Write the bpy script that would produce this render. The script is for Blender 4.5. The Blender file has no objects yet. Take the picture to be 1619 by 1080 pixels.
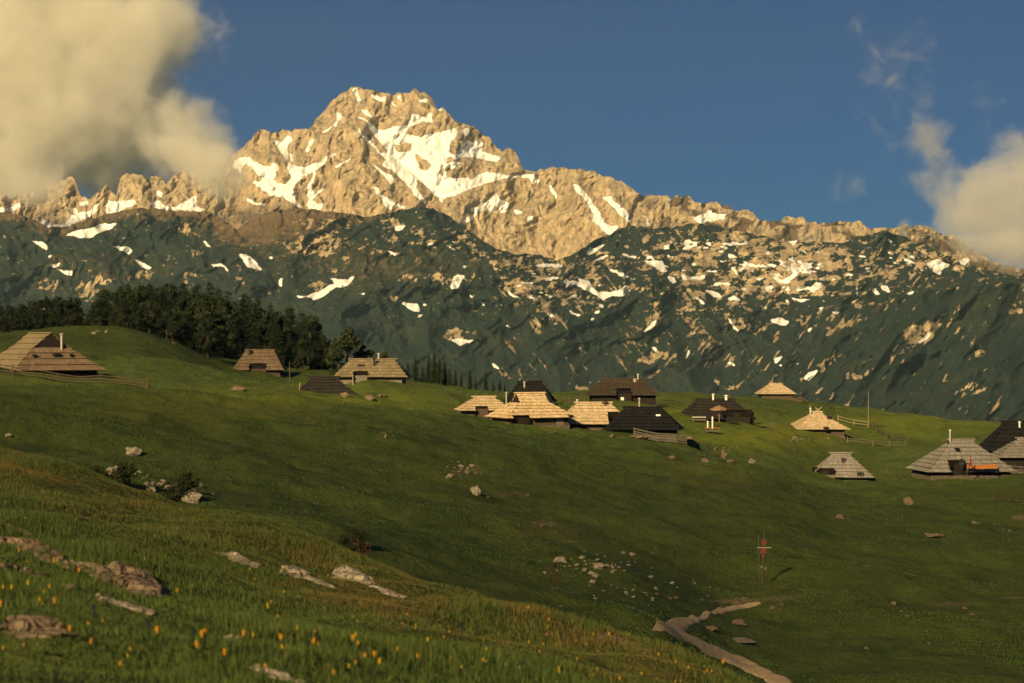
import bpy, bmesh, math, random
import numpy as np
from mathutils import Vector, Matrix

# ------------------------------------------------------------------ camera, light, exposure
SC = bpy.context.scene
COL = SC.collection
W_, H_, F_ = 1619.0, 1080.0, 1619.0 * 70.0 / 36.0      # photograph size and focal length in its pixels
CX, CY = W_ / 2, H_ / 2

cam = bpy.data.cameras.new('camera'); cam_o = bpy.data.objects.new('camera', cam); COL.objects.link(cam_o)
cam.lens = 70.0; cam.sensor_width = 36.0
cam.clip_start = 0.5; cam.clip_end = 40000
cam_o.location = (0, 0, 0); cam_o.rotation_euler = (math.radians(90), 0, 0)
cam.dof.use_dof = True; cam.dof.focus_distance = 280; cam.dof.aperture_fstop = 3.6
SC.camera = cam_o

SUN_AZ, SUN_EL = math.radians(-27), math.radians(24)    # left of straight behind the camera
sdir = Vector((math.sin(SUN_AZ) * math.cos(SUN_EL), -math.cos(SUN_AZ) * math.cos(SUN_EL), math.sin(SUN_EL)))
sun = bpy.data.lights.new('sun', 'SUN'); sun_o = bpy.data.objects.new('sun', sun); COL.objects.link(sun_o)
sun.energy = 4.8; sun.angle = math.radians(0.5); sun.color = (1.0, 0.75, 0.38)
sun_o.rotation_euler = sdir.to_track_quat('Z', 'Y').to_euler()

world = bpy.data.worlds.new('World'); SC.world = world; world.use_nodes = True
wn = world.node_tree; wn.nodes.clear()
w_out = wn.nodes.new('ShaderNodeOutputWorld'); w_bg = wn.nodes.new('ShaderNodeBackground')
w_sky = wn.nodes.new('ShaderNodeTexSky'); w_sky.sky_type = 'NISHITA'; w_sky.sun_disc = False
w_sky.sun_elevation = SUN_EL; w_sky.sun_rotation = math.atan2(sdir.x, sdir.y)
w_sky.altitude = 1700; w_sky.air_density = 1.0; w_sky.dust_density = 0.15; w_sky.ozone_density = 3.0
w_mix = wn.nodes.new('ShaderNodeMix'); w_mix.data_type = 'RGBA'; w_mix.blend_type = 'MULTIPLY'
w_mix.inputs[0].default_value = 1.0; w_mix.inputs[7].default_value = (0.055, 0.160, 0.290, 1)   # deep evening blue
wn.links.new(w_sky.outputs[0], w_mix.inputs[6]); wn.links.new(w_mix.outputs[2], w_bg.inputs[0])
w_bg.inputs[1].default_value = 0.06
wn.links.new(w_bg.outputs[0], w_out.inputs[0])

SC.view_settings.view_transform = 'Standard'; SC.view_settings.look = 'None'
SC.view_settings.exposure = 0.70; SC.view_settings.gamma = 1.0
SC.render.engine = 'CYCLES'
cy = SC.cycles
cy.use_denoising = True
cy.use_adaptive_sampling = True; cy.adaptive_threshold = 0.025; cy.adaptive_min_samples = 24
try: cy.denoiser = 'OPENIMAGEDENOISE'
except Exception: pass
cy.max_bounces = 6; cy.diffuse_bounces = 2; cy.glossy_bounces = 1; cy.transmission_bounces = 2
cy.volume_bounces = 4; cy.transparent_max_bounces = 12
cy.volume_max_steps = 128; cy.volume_step_rate = 0.9
cy.caustics_reflective = False; cy.caustics_refractive = False

random.seed(7)
RNG = np.random.default_rng(11)

# ------------------------------------------------------------------ helpers
def hash2(i, j, s=0):
    h = (i.astype(np.int64) * 374761393 + j.astype(np.int64) * 668265263 + s * 974711) & 0x7fffffff
    h = ((h ^ (h >> 13)) * 1274126177) & 0x7fffffff
    return ((h ^ (h >> 16)) & 0xffff) / 65535.0

def vnoise(x, y, s=0):
    xi, yi = np.floor(x), np.floor(y); fx, fy = x - xi, y - yi
    fx = fx * fx * fx * (fx * (fx * 6 - 15) + 10); fy = fy * fy * fy * (fy * (fy * 6 - 15) + 10)
    a, b = hash2(xi, yi, s), hash2(xi + 1, yi, s); c, d = hash2(xi, yi + 1, s), hash2(xi + 1, yi + 1, s)
    return (a + (b - a) * fx) * (1 - fy) + (c + (d - c) * fx) * fy - 0.5      # -0.5 .. 0.5

def fbm(x, y, oct=5, s=0, gain=0.5):
    t = 0; a = 1.0
    for k in range(oct):
        c, d = math.cos(0.6 * k), math.sin(0.6 * k)
        t = t + a * vnoise((x * c - y * d) * 2 ** k + 17.3 * k, (x * d + y * c) * 2 ** k - 9.1 * k, s + k); a *= gain
    return t

def ridged(x, y, oct=4, s=0, gain=0.55):
    t = 0; a = 1.0
    for k in range(oct):
        c, d = math.cos(0.35 * k), math.sin(0.35 * k)
        n = vnoise((x * c - y * d) * 2 ** k + 7.7 * k, (x * d + y * c) * 2 ** k + 3.1 * k, s + k)
        t = t + a * (1 - np.abs(n) * 4); a *= gain
    return t

def smooth(e0, e1, v):
    t = np.clip((v - e0) / (e1 - e0), 0, 1); return t * t * (3 - 2 * t)

def pchip(xs, ys, x):
    xs = np.asarray(xs, float); ys = np.asarray(ys, float)
    h = np.diff(xs); d = np.diff(ys) / h; m = np.zeros(len(xs))
    m[0], m[-1] = d[0], d[-1]
    for i in range(1, len(xs) - 1):
        if d[i - 1] * d[i] > 0:
            w1, w2 = 2 * h[i] + h[i - 1], h[i] + 2 * h[i - 1]
            m[i] = (w1 + w2) / (w1 / d[i - 1] + w2 / d[i])
    x = np.clip(x, xs[0], xs[-1]); k = np.clip(np.searchsorted(xs, x) - 1, 0, len(h) - 1)
    t = (x - xs[k]) / h[k]
    return ((2*t**3 - 3*t**2 + 1) * ys[k] + (t**3 - 2*t**2 + t) * h[k] * m[k] + (-2*t**3 + 3*t**2) * ys[k+1] + (t**3 - t**2) * h[k] * m[k+1])

def inpoly(px, py, poly):
    """mask of the points that lie in a closed polygon"""
    poly = np.asarray(poly, float); out = np.zeros(px.shape, bool)
    x0, y0 = poly.min(0); x1, y1 = poly.max(0)
    sel = (px >= x0) & (px <= x1) & (py >= y0) & (py <= y1)
    if not sel.any(): return out
    x, y = px[sel], py[sel]; r = np.zeros(x.shape, bool)
    for (ax, ay), (bx, by) in zip(poly, np.roll(poly, -1, 0)):
        if ay == by: continue
        c = ((ay > y) != (by > y)) & (x < (bx - ax) * (y - ay) / (by - ay) + ax); r ^= c
    out[sel] = r; return out

def world_at(px, py, D):
    return Vector(((px - CX) / F_ * D, D, (CY - py) / F_ * D))

def mesh_obj(name, co, faces, mat=None, parent=None, attrs=None, smooth_=True, uv=None):
    """numpy vertices and (n,4) or (n,3) faces -> one linked object"""
    co = np.asarray(co, np.float32); faces = np.asarray(faces, np.int32)
    me = bpy.data.meshes.new(name)
    n, k = faces.shape
    me.vertices.add(len(co)); me.vertices.foreach_set('co', co.ravel())
    me.loops.add(n * k); me.loops.foreach_set('vertex_index', faces.ravel())
    me.polygons.add(n); me.polygons.foreach_set('loop_start', np.arange(0, n * k, k, dtype=np.int32))
    me.polygons.foreach_set('loop_total', np.full(n, k, np.int32))
    me.polygons.foreach_set('use_smooth', np.full(n, smooth_))
    for an, v in (attrs or {}).items():
        a = me.attributes.new(an, 'FLOAT', 'POINT'); a.data.foreach_set('value', np.asarray(v, np.float32).ravel())
    me.update(calc_edges=True); me.validate()
    if mat: me.materials.append(mat)
    o = bpy.data.objects.new(name, me); COL.objects.link(o)
    if parent: o.parent = parent
    return o

def grid_faces(nr, nc):
    i = np.arange(nr * nc).reshape(nr, nc)
    return np.stack([i[:-1, :-1], i[:-1, 1:], i[1:, 1:], i[1:, :-1]], -1).reshape(-1, 4)

class MB:
    """collects boxes, bars, polygons and links them as ONE mesh object"""
    def __init__(s): s.bm = bmesh.new(); s.uv = s.bm.loops.layers.uv.new('uv')
    def poly(s, pts, uvs=None):
        f = s.bm.faces.new([s.bm.verts.new(p) for p in pts])
        if uvs:
            for l, u in zip(f.loops, uvs): l[s.uv].uv = u
        return f
    def slab(s, q, th, uvs=None):
        """quad q (4 points, outward normal) given a thickness inwards"""
        q = [Vector(p) for p in q]; n = (q[1] - q[0]).cross(q[3] - q[0]).normalized()
        b = [p - n * th for p in q]
        s.poly(q, uvs)
        s.poly(b[::-1])
        for i in range(4):
            j = (i + 1) % 4
            s.poly([q[j], q[i], b[i], b[j]], [uvs[j], uvs[i], uvs[i], uvs[j]] if uvs else None)
    def box(s, c, size, rz=0.0):
        cx, cy_, cz = c; a, b, d = size[0] / 2, size[1] / 2, size[2] / 2
        m = Matrix.Translation(c) @ Matrix.Rotation(rz, 4, 'Z')
        v = [m @ Vector((x * a, y * b, z * d)) for x, y, z in ((-1,-1,-1),(1,-1,-1),(1,1,-1),(-1,1,-1),(-1,-1,1),(1,-1,1),(1,1,1),(-1,1,1))]
        vs = [s.bm.verts.new(p) for p in v]
        for f in ((3,2,1,0),(4,5,6,7),(0,1,5,4),(1,2,6,5),(2,3,7,6),(3,0,4,7)):
            fc = s.bm.faces.new([vs[i] for i in f])
            for l in fc.loops:
                p = l.vert.co; l[s.uv].uv = (p.x + p.y, p.z)
    def tube(s, pts, rs, n=6, cap=True):
        pts = [Vector(p) for p in pts]; rings = []
        for i, p in enumerate(pts):
            d = (pts[min(i + 1, len(pts) - 1)] - pts[max(i - 1, 0)]).normalized()
            u = d.cross(Vector((0, 0, 1)) if abs(d.z) < 0.9 else Vector((1, 0, 0))).normalized(); w = d.cross(u)
            r = rs[i] if hasattr(rs, '__len__') else rs
            rings.append([s.bm.verts.new(p + (u * math.cos(2*math.pi*k/n) + w * math.sin(2*math.pi*k/n)) * r) for k in range(n)])
        for a, b in zip(rings, rings[1:]):
            for k in range(n): s.bm.faces.new((a[k], a[(k+1) % n], b[(k+1) % n], b[k]))
        if cap: s.bm.faces.new(rings[0][::-1]); s.bm.faces.new(rings[-1])
    def build(s, name, mat, parent=None, smooth_=False):
        bmesh.ops.recalc_face_normals(s.bm, faces=s.bm.faces)
        me = bpy.data.meshes.new(name); s.bm.to_mesh(me); s.bm.free()
        if smooth_:
            for p in me.polygons: p.use_smooth = True
        me.materials.append(mat); o = bpy.data.objects.new(name, me); COL.objects.link(o)
        if parent: o.parent = parent
        return o

def tag(o, label=None, cat=None, group=None, kind=None):
    if label: o['label'] = label
    if cat: o['category'] = cat
    if group: o['group'] = group
    if kind: o['kind'] = kind
    return o
def thing(name, loc, rz=0.0, label=None, cat=None, group=None, s=1.0):
    o = bpy.data.objects.new(name, None); COL.objects.link(o); o.location = loc; o.rotation_euler = (0, 0, rz); o.scale = (s, s, s)
    o.empty_display_size = 0.3
    return tag(o, label, cat, group)
def dup(root, loc, rz=0.0, s=1.0, label=None, group=None):
    r = root.copy(); COL.objects.link(r); r.location = loc; r.rotation_euler = (0, 0, rz)
    r.scale = s if hasattr(s, '__len__') else (s, s, s)
    if label: r['label'] = label
    if group: r['group'] = group
    for ch in list(root.children):
        c = ch.copy(); COL.objects.link(c); c.parent = r
        for g in list(ch.children):
            d = g.copy(); COL.objects.link(d); d.parent = c
    return r

# ------------------------------------------------------------------ materials
class NT:
    def __init__(s, name, rough=0.9, spec=0.2):
        s.m = bpy.data.materials.new(name); s.m.use_nodes = True; s.t = s.m.node_tree; s.b = s.t.nodes['Principled BSDF']
        s.b.inputs['Roughness'].default_value = rough; s.b.inputs['Specular IOR Level'].default_value = spec
    def n(s, kind, **k):
        o = s.t.nodes.new('ShaderNode' + kind)
        for a, v in k.items(): setattr(o, a, v)
        return o
    def l(s, a, b): s.t.links.new(a, b)
    def coord(s, which='Object'): return s.n('TexCoord').outputs[which]
    def attr(s, name): return s.n('Attribute', attribute_name=name).outputs['Fac']
    def noise(s, scale, detail=4, rough=0.6, vec=None, stretch=None, dist=0.0):
        o = s.n('TexNoise'); o.inputs['Scale'].default_value = scale; o.inputs['Detail'].default_value = detail
        o.inputs['Roughness'].default_value = rough; o.inputs['Distortion'].default_value = dist
        v = vec if vec is not None else s.coord()
        if stretch:
            m = s.n('Mapping'); m.inputs['Scale'].default_value = stretch; s.l(v, m.inputs['Vector']); v = m.outputs[0]
        s.l(v, o.inputs['Vector']); return o.outputs['Fac']
    def ramp(s, fac, stops):
        o = s.n('ValToRGB'); e = o.color_ramp.elements
        while len(e) < len(stops): e.new(0.5)
        for k, (p, c) in enumerate(stops): e[k].position = p; e[k].color = (*c, 1) if len(c) == 3 else c
        s.l(fac, o.inputs[0]); return o.outputs[0]
    def mix(s, fac, a, b, mode='MIX'):
        o = s.n('Mix', data_type='RGBA', blend_type=mode)
        for v, i in ((fac, 0), (a, 6), (b, 7)):
            if isinstance(v, (int, float)): o.inputs[i].default_value = v
            elif isinstance(v, tuple): o.inputs[i].default_value = (*v, 1)
            else: s.l(v, o.inputs[i])
        return o.outputs[2]
    def math(s, op, a, b=None, c=None, clamp=False):
        o = s.n('Math', operation=op, use_clamp=clamp)
        for i, v in enumerate((a, b, c)):
            if v is None: continue
            if isinstance(v, (int, float)): o.inputs[i].default_value = v
            else: s.l(v, o.inputs[i])
        return o.outputs[0]
    def step(s, v, lo, hi):
        o = s.n('MapRange', interpolation_type='SMOOTHSTEP'); s.l(v, o.inputs[0])
        o.inputs[1].default_value = lo; o.inputs[2].default_value = hi; return o.outputs[0]
    def bump(s, h, dist, strength=0.6):
        o = s.n('Bump'); o.inputs['Strength'].default_value = strength; o.inputs['Distance'].default_value = dist
        s.l(h, o.inputs['Height']); s.l(o.outputs[0], s.b.inputs['Normal'])
    def color(s, c):
        if isinstance(c, tuple): s.b.inputs['Base Color'].default_value = (*c, 1)
        else: s.l(c, s.b.inputs['Base Color'])
        return s.m
# ------------------------------------------------------------------ mountain
def crop(ox, oy, sc, text):
    """polygons measured on an enlarged piece of the photograph -> photograph pixels; one polygon per |"""
    out = []
    for p in text.split('|'):
        v = [float(q) for q in p.replace(',', ' ').split()]
        if len(v) >= 6: out.append([(ox + v[i] / sc, oy + v[i + 1] / sc) for i in range(0, len(v) - 1, 2)])
    return out
SNOW = crop(300, 100, 4.045, """275 660 290 610 330 597 380 605 420 630 470 650 520 655 540 630 565 640 570 680 545 700 555 720 540 745 570 765 610 770 640 750 620 640 575 560 540 510 525 490 560 495 590 500 610 485 625 460 650 460 660 490 635 510 620 530 625 600 645 640 680 660 740 665 790 635 800 640 840 620 860 590 875 590 860 640 830 665 780 690 740 715 700 745 680 780 655 830 670 870 690 905 720 915 700 930 665 915 620 880 600 840 560 850 510 845 480 820 460 795 430 790 410 760 398 740 440 760 470 750 450 715 400 670 360 645 335 680 325 720 315 670 290 690
|640 575 665 580 670 600 655 635 643 610|780 690 810 690 800 720 790 760 785 800 795 820 850 795 855 800 800 845 785 880 850 895 850 920 820 935 770 930 750 915 765 870 750 810 770 760 775 720|745 560 760 530 785 490 795 495 790 520 770 560 750 570|850 440 900 400 910 405 880 440 855 450|945 310 965 325 970 350 940 410 925 400 945 360|1035 165 1070 158 1080 180 1095 235 1080 240 1060 195 1040 180|1165 190 1200 205 1230 225 1265 212 1255 240 1240 262 1210 245 1180 225|1325 205 1345 205 1350 230 1375 235 1370 250 1335 225|1455 235 1515 230 1510 250 1470 255|1290 240 1300 245 1330 300 1320 300|1580 270 1618 290 1618 305 1590 300
|1060 335 1090 340 1130 370 1150 375 1185 400 1210 430 1270 425 1340 405 1390 385 1420 350 1445 330 1480 345 1520 365 1540 320 1560 335 1555 370 1520 385 1490 375 1450 380 1400 400 1380 430 1365 460 1400 455 1480 475 1560 470 1640 450 1640 870 1600 855 1560 820 1520 770 1500 750 1450 745 1445 790 1490 840 1515 885 1500 890 1450 845 1400 790 1330 720 1280 670 1230 650 1260 620 1200 560 1150 520 1110 470 1070 420 1090 425 1130 470 1170 520 1220 560 1260 580 1250 540 1200 490 1160 430 1130 380 1080 350
|1170 645 1220 675 1270 710 1305 750 1295 775 1250 735 1215 690 1185 670|1175 780 1200 800 1240 850 1270 850 1330 900 1385 930 1350 930 1300 905 1285 945 1250 900 1220 860 1190 820|905 580 935 565 930 590 905 600|930 665 985 625 1025 603 1010 625 945 670|1085 290 1110 310 1125 290 1145 320 1170 350 1150 350 1115 325|340 870 380 870 430 885 470 885 480 905 420 895 370 885|0 870 55 855 35 915 90 940 0 945""")
SNOW += crop(650, 130, 4.045, """0 210 40 215 70 240 105 235 110 205 135 205 140 235 110 255 50 250 20 260 0 265
|0 345 60 355 150 330 230 310 290 285 290 320 260 390 240 440 270 465 300 440 330 390 365 375 385 400 420 390 440 375 465 390 450 450 470 460 550 470 570 490 540 515 490 505 440 480 340 475 310 490 240 480 195 500 190 540 175 595 230 620 300 615 370 600 380 625 440 580 500 575 560 572 600 590 700 595 770 590 820 625 800 645 770 640 745 615 690 605 600 610 540 625 480 640 420 660 360 690 320 710 250 730 215 745 200 775 185 760 190 740 150 710 110 670 70 640 30 620 35 650 0 640
|200 530 250 510 330 515 310 545 260 555 215 545|320 300 355 290 370 320 350 345 325 330|45 110 100 110 90 135 55 130|0 670 30 690 70 730 100 770 85 780 50 740 0 690|490 745 550 715 560 750 600 770 620 790 600 820 570 840 560 800 540 830 510 835 495 800 470 820 420 850 400 880 340 905 310 880 360 865 390 835 370 800 430 800 450 760|645 810 680 820 710 835 690 845 655 840|745 870 775 855 770 890 740 905|890 660 915 680 935 735 925 750 900 705
|1025 655 1050 655 1100 690 1140 740 1160 790 1200 810 1220 860 1250 910 1300 920 1335 930 1300 955 1260 975 1220 955 1190 910 1165 890 1180 850 1140 800 1120 760 1070 710 1040 690|1225 735 1270 735 1310 770 1350 800 1380 830 1400 905 1380 895 1345 860 1300 810 1250 760|1495 860 1510 870 1525 920 1510 925""")
HOLES = crop(300, 100, 4.045, "1440 575 1480 600 1550 640 1545 665 1510 685 1470 665 1445 620|1305 515 1350 520 1370 505 1420 515 1415 550 1370 560 1340 580 1315 545|1590 700 1618 620 1618 730")
SNOW += crop(850, 280, 2.8425, """700 190 740 165 770 145 790 160 855 170 830 190 790 200 740 207|215 345 235 315 245 325 310 300 290 320 240 345|245 375 300 350 320 350 280 372|380 345 440 355 440 362 390 355|475 380 520 370 560 375 570 410 590 425 560 425 520 400|585 445 610 450 625 470 610 477 590 462|640 445 690 450 745 440 750 455 690 460 650 460|305 400 350 420 400 435 415 450 380 445 330 420|420 455 455 450 430 460
|160 430 195 460 230 470 250 500 270 515 330 515 380 500 400 490 418 515 390 530 340 535 300 550 270 535 235 515 190 495 130 475 150 460 190 480 180 455|275 480 285 475 285 490|275 570 295 570 300 590 280 588|255 605 280 600 285 610 265 615|240 630 262 628 250 642|135 585 160 605 200 620 180 625 150 610|35 605 75 630 50 630|655 285 680 283 700 290 670 310 655 300|750 298 780 297 775 310 755 308|825 298 870 300 870 312 850 315|755 505 790 515 825 535 820 545 790 540|850 545 880 535 910 548 905 558 860 555|790 480 830 478 815 490 795 490|862 405 880 410 900 440 890 450|1055 450 1080 450 1110 465 1137 445 1137 475 1100 475|1015 490 1055 500 1050 520 1030 515|1055 635 1100 640 1130 655 1115 670 1080 660 1058 655|1015 585 1035 582 1020 598|470 700 510 655 535 640 525 665 490 695|845 615 870 645 910 690 900 690 865 655|515 755 535 765 535 790 515 775|665 820 675 780 685 775 675 810|860 828 885 850 880 857 862 843|1065 820 1100 808 1095 820 1070 838|1085 840 1100 838 1095 850|700 535 720 545 760 575 745 575""")
ROCK = crop(850, 280, 2.8425, """460 700 490 640 500 590 550 565 590 580 580 620 530 670 490 700|690 680 720 645 745 690 790 720 830 745 790 745 740 715 690 705|425 760 460 790 490 795 520 760 560 775 590 765 610 830 560 825 500 815 450 812|575 490 620 495 650 530 700 560 735 595 690 585 640 550 590 520|845 605 880 640 930 640 960 690 930 710 880 670|650 500 690 500 770 550 760 575 700 540|250 380 330 360 370 365 300 385|300 610 350 560 385 545 340 590 300 612|390 500 440 475 520 480 440 510|380 300 440 275 420 300 385 310|80 515 150 550 130 565 90 540|0 490 40 510 30 525 0 510|0 540 40 570 60 590 100 625 90 640 40 610 0 575|100 370 160 410 190 430 150 470 110 430 60 380|910 590 990 590 960 612|155 930 200 935 230 925 240 960 270 930 265 890 300 830 310 828 290 880 280 930 230 985 200 960 170 970|790 925 850 935 910 930 900 960 840 955|1030 920 1080 885 1090 880 1060 915""")
SNOW += crop(1200, 300, 3.0, """135 240 190 240 160 268|785 350 850 330 905 355 895 370 860 375 860 400 825 390 825 370|950 335 970 320 1000 330 980 358 960 350|755 370 785 380 770 385|610 240 640 240 625 255|690 490 745 478 725 495|55 415 110 430 160 405 150 380 175 370 220 370 190 395 160 425 125 445 80 430|25 460 75 455 55 485|245 460 270 440 300 440 290 470 230 473 170 480 190 460|145 500 180 520 250 520 200 533 160 520|525 470 550 468 578 495 560 500|575 455 610 450 620 485 600 488|275 560 300 560 300 580|340 578 385 580 370 592|460 465 470 465 470 505 462 500|60 610 110 612 140 640 100 643 70 628|225 660 255 658 238 675|70 800 110 795 90 820|95 825 112 825 105 836|175 820 200 817 185 828|210 890 235 865 278 855 255 885 230 902|745 725 790 685 812 660 800 695 765 725|130 515 145 530 130 537|20 555 45 555 30 568""")
ROCK += crop(1200, 300, 3.0, """430 540 470 500 500 540 560 540 600 520 640 510 560 560 500 560 475 585 450 570|300 630 350 660 400 640 455 615 440 650 380 690 350 690|630 790 690 745 680 660 740 660 800 620 855 600 830 640 770 720 700 760|410 905 450 870 520 850 570 820 560 850 500 890 440 905|150 620 210 620 250 655 230 665|90 665 150 715 160 730 130 700|270 860 340 800 385 765 370 795 300 870|495 810 525 775 530 800 505 825|1000 780 1040 755 1080 775 1070 800 1030 810|965 940 1000 920 1050 915 1100 935 1050 965 1000 965|1170 555 1230 530 1290 510 1290 590 1210 590 1180 575|1195 465 1290 445 1290 475 1215 480|35 910 80 870 105 870 60 920|165 890 200 890 190 910|100 200 190 200 180 300 130 260""")
SNOW += crop(400, 320, 3.238, """295 490 330 460 400 420 420 425 390 385 430 395 480 395 520 385 500 410 460 430 415 440 380 465 330 500 305 505|195 470 230 485 290 487 240 490|0 290 20 320 40 350 0 335|1010 420 1025 378 1080 378 1060 420 1050 443 1008 437|750 505 790 515 840 520 850 560 820 560 780 535|840 580 875 570 870 580 850 590|865 518 900 520 880 528|545 460 580 460 570 475|540 530 565 530 550 540|1010 695 1060 705 1140 703 1100 715 1060 730 1030 715|1155 695 1170 695 1160 705|1105 465 1130 490 1115 485|1155 505 1175 510 1185 535 1170 530|1255 515 1280 520 1270 530|1225 825 1250 830 1265 860 1240 850|1295 430 1330 465 1375 495 1340 485 1305 460|1500 565 1540 585 1520 590|1345 420 1380 430 1360 435|725 120 790 120 750 145 730 140|1290 635 1320 640 1305 650|680 250 735 265 720 275|130 420 150 415 140 435|1070 320 1100 320 1080 332|1000 220 1040 245 1010 238""")
ROCK += crop(400, 320, 3.238, """920 345 960 335 985 390 1010 400 1000 435 940 430 920 400 870 400 880 370|1080 385 1180 350 1150 385 1080 400|755 375 830 345 840 380 790 395|960 680 1010 655 1080 650 1140 665 1130 700 1060 700 1000 690|350 380 390 350 450 350 440 385 390 385|280 430 340 410 410 410 330 450 290 450|640 110 700 80 800 110 740 140 670 130|670 180 740 170 830 190 760 215 760 250 710 215|490 290 560 250 640 245 740 262 600 265 510 285 480 330 460 300|320 170 400 160 490 210 430 240 380 270 310 210|360 80 450 95 430 130 370 110|1250 285 1330 278 1410 310 1350 325 1270 300|1270 405 1380 385 1500 470 1420 480 1290 430|1420 475 1500 505 1580 590 1500 580 1450 520|1540 460 1619 510 1619 550 1560 490|1400 545 1440 570 1400 565|680 490 720 465 740 475 700 510|240 185 290 165 280 205 245 200|1240 830 1290 860 1340 890 1360 905 1320 890 1270 870|1440 290 1500 320 1540 380 1480 360|1530 310 1619 340 1619 400 1550 350""")
SNOW += crop(0, 240, 3.238, """-60 275 40 290 90 262 115 255 105 285 70 305 -60 308|185 338 235 345 265 368 330 370 370 330 360 295 385 285 395 320 450 300 510 270 500 300 450 335 400 360 350 382 250 385 210 365|400 255 450 250 440 280 400 275|545 255 570 245 605 250 690 248 705 275 650 290 600 308 530 312 545 285|770 255 820 250 850 280 900 280 960 250 1015 235 995 265 1045 295 950 300 850 298 790 288|800 195 830 210 825 235 795 225
|335 425 400 405 470 388 530 370 592 368 560 395 500 415 470 440 420 443|160 452 200 460 240 475 245 498 210 480|250 575 290 580 305 565 300 590 270 595|290 600 330 610 370 610 370 632 335 632|560 478 600 488 650 485 680 515 660 525 620 505|680 540 720 565 760 580 785 585 745 600 720 580|1030 450 1055 460 1085 487 1060 482|1050 545 1080 570 1130 575 1170 605 1175 620 1140 592 1090 585|1215 520 1250 525 1290 555 1310 570 1345 620 1320 605 1270 590|240 540 270 525 255 545|1370 535 1395 545 1380 552|1430 650 1450 650 1440 695 1425 680|1490 735 1570 740 1600 725 1619 720 1619 760 1560 745|175 615 190 618 180 625""")
ROCK += crop(0, 240, 3.238, """125 690 190 655 235 635 270 665 310 665 345 715 290 715 200 700|380 690 440 645 560 630 600 650 530 690 480 720 420 770 395 745|610 685 700 610 760 600 800 620 790 655 720 640|900 630 1000 640 1100 655 1080 670 940 655|1195 630 1260 650 1255 685 1210 660|880 390 970 380 1070 450 1000 440 900 420|960 490 1040 530 1000 550""")
def line(text):
    v = [float(q) for q in text.replace(',', ' ').split()]; return v[0::2], v[1::2]
SKY_A = line("-420 330 -300 312 -200 318 -120 300 -60 312 0 309 18 314 45 305 80 296 100 286 114 280 121 290 127 308 139 316 150 304 160 297 167 292 175 300 184 313 188 284 201 275 216 275 228 280 235 281 244 279 259 282 262 291 272 279 290 268 309 277 324 287 345 276 360 255 374 238 396 224 402 212 409 208 419 206 428 211 435 209 448 203 458 206 473 205 495 201 498 191 510 177 522 164 537 152 555 141 567 138 584 141 597 146 621 148 636 149 656 143 671 147 681 154 689 170 699 171 712 184 724 193 741 199 756 205 774 219 786 234 796 239 806 235 813 236 820 246 823 258 829 270 848 270 867 266 887 264 907 265 932 271 959 280 984 288 1003 301 1021 310 1031 308 1061 312 1082 310 1103 319 1131 319 1152 324 1161 334 1177 329 1191 336 1202 349 1217 353 1247 345 1267 345 1283 352 1310 353 1333 348 1360 348 1372 357 1387 360 1427 357 1453 357 1487 368 1507 374 1540 395 1567 412 1619 425 1750 450 1900 470 2040 480")
CREST_B = line("-420 300 -200 322 0 336 31 339 56 348 74 358 102 359 133 350 154 342 185 336 216 329 247 330 278 334 324 334 340 339 374 362 389 353 400 346 431 334 462 329 499 332 533 337 585 343 610 337 635 332 662 328 687 331 709 342 727 354 743 366 758 377 786 394 811 401 848 402 880 412 914 397 947 377 979 362 1008 356 1033 361 1068 359 1096 354 1131 356 1167 364 1200 372 1250 386 1290 382 1330 384 1355 374 1400 364 1450 382 1500 405 1540 420 1619 440 1750 465 2040 500")
CREST_C = line("1020 720 1100 690 1160 650 1190 625 1230 590 1300 545 1357 497 1413 470 1447 457 1487 460 1533 450 1577 447 1619 447 1750 440 2040 430")
RIDGES = [(70, 26, "585 141 592 180 566 215 572 265 590 300 604 345"), (40, 18, "495 201 520 250 548 300 560 340"), (45, 22, "806 235 770 262 716 258 690 262"),
          (55, 24, "887 264 810 282 770 305 725 330"), (45, 26, "900 266 915 320 870 395"), (30, 14, "409 208 440 255 470 275"), (40, 22, "960 282 985 340 990 380"), (35, 18, "656 143 668 175 720 190"),
          (30, 14, "201 275 215 300 240 320"), (30, 12, "114 280 95 320 70 345"), (25, 10, "272 279 290 300 262 315"), (-40, 16, "597 205 640 265 690 310"), (-30, 14, "448 215 470 290 480 330"), (-30, 14, "935 300 960 335 975 365")]

def seg_dist(px, py, pts):
    d = np.full(px.shape, 1e9); xs, ys = pts
    for i in range(len(xs) - 1):
        ax, ay, bx, by = xs[i], ys[i], xs[i+1], ys[i+1]
        t = np.clip(((px - ax) * (bx - ax) + (py - ay) * (by - ay)) / ((bx - ax) ** 2 + (by - ay) ** 2), 0, 1)
        d = np.minimum(d, np.hypot(px - ax - t * (bx - ax), py - ay - t * (by - ay)))
    return d

def soft_mask(PX, PY, polys, jit, s, holes=()):
    jx = PX + fbm(PX / 14, PY / 14, 4, s) * jit * 2.2; jy = PY + fbm(PX / 14 + 50, PY / 14, 4, s + 9) * jit * 2.2
    m = np.zeros(PX.shape, bool)
    for p in polys: m |= inpoly(jx, jy, p)
    for p in holes: m &= ~inpoly(jx, jy, p)
    m = m.astype(float)
    for ax in (0, 1): m = (np.roll(m, 1, ax) + 2 * m + np.roll(m, -1, ax)) / 4
    return m

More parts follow.
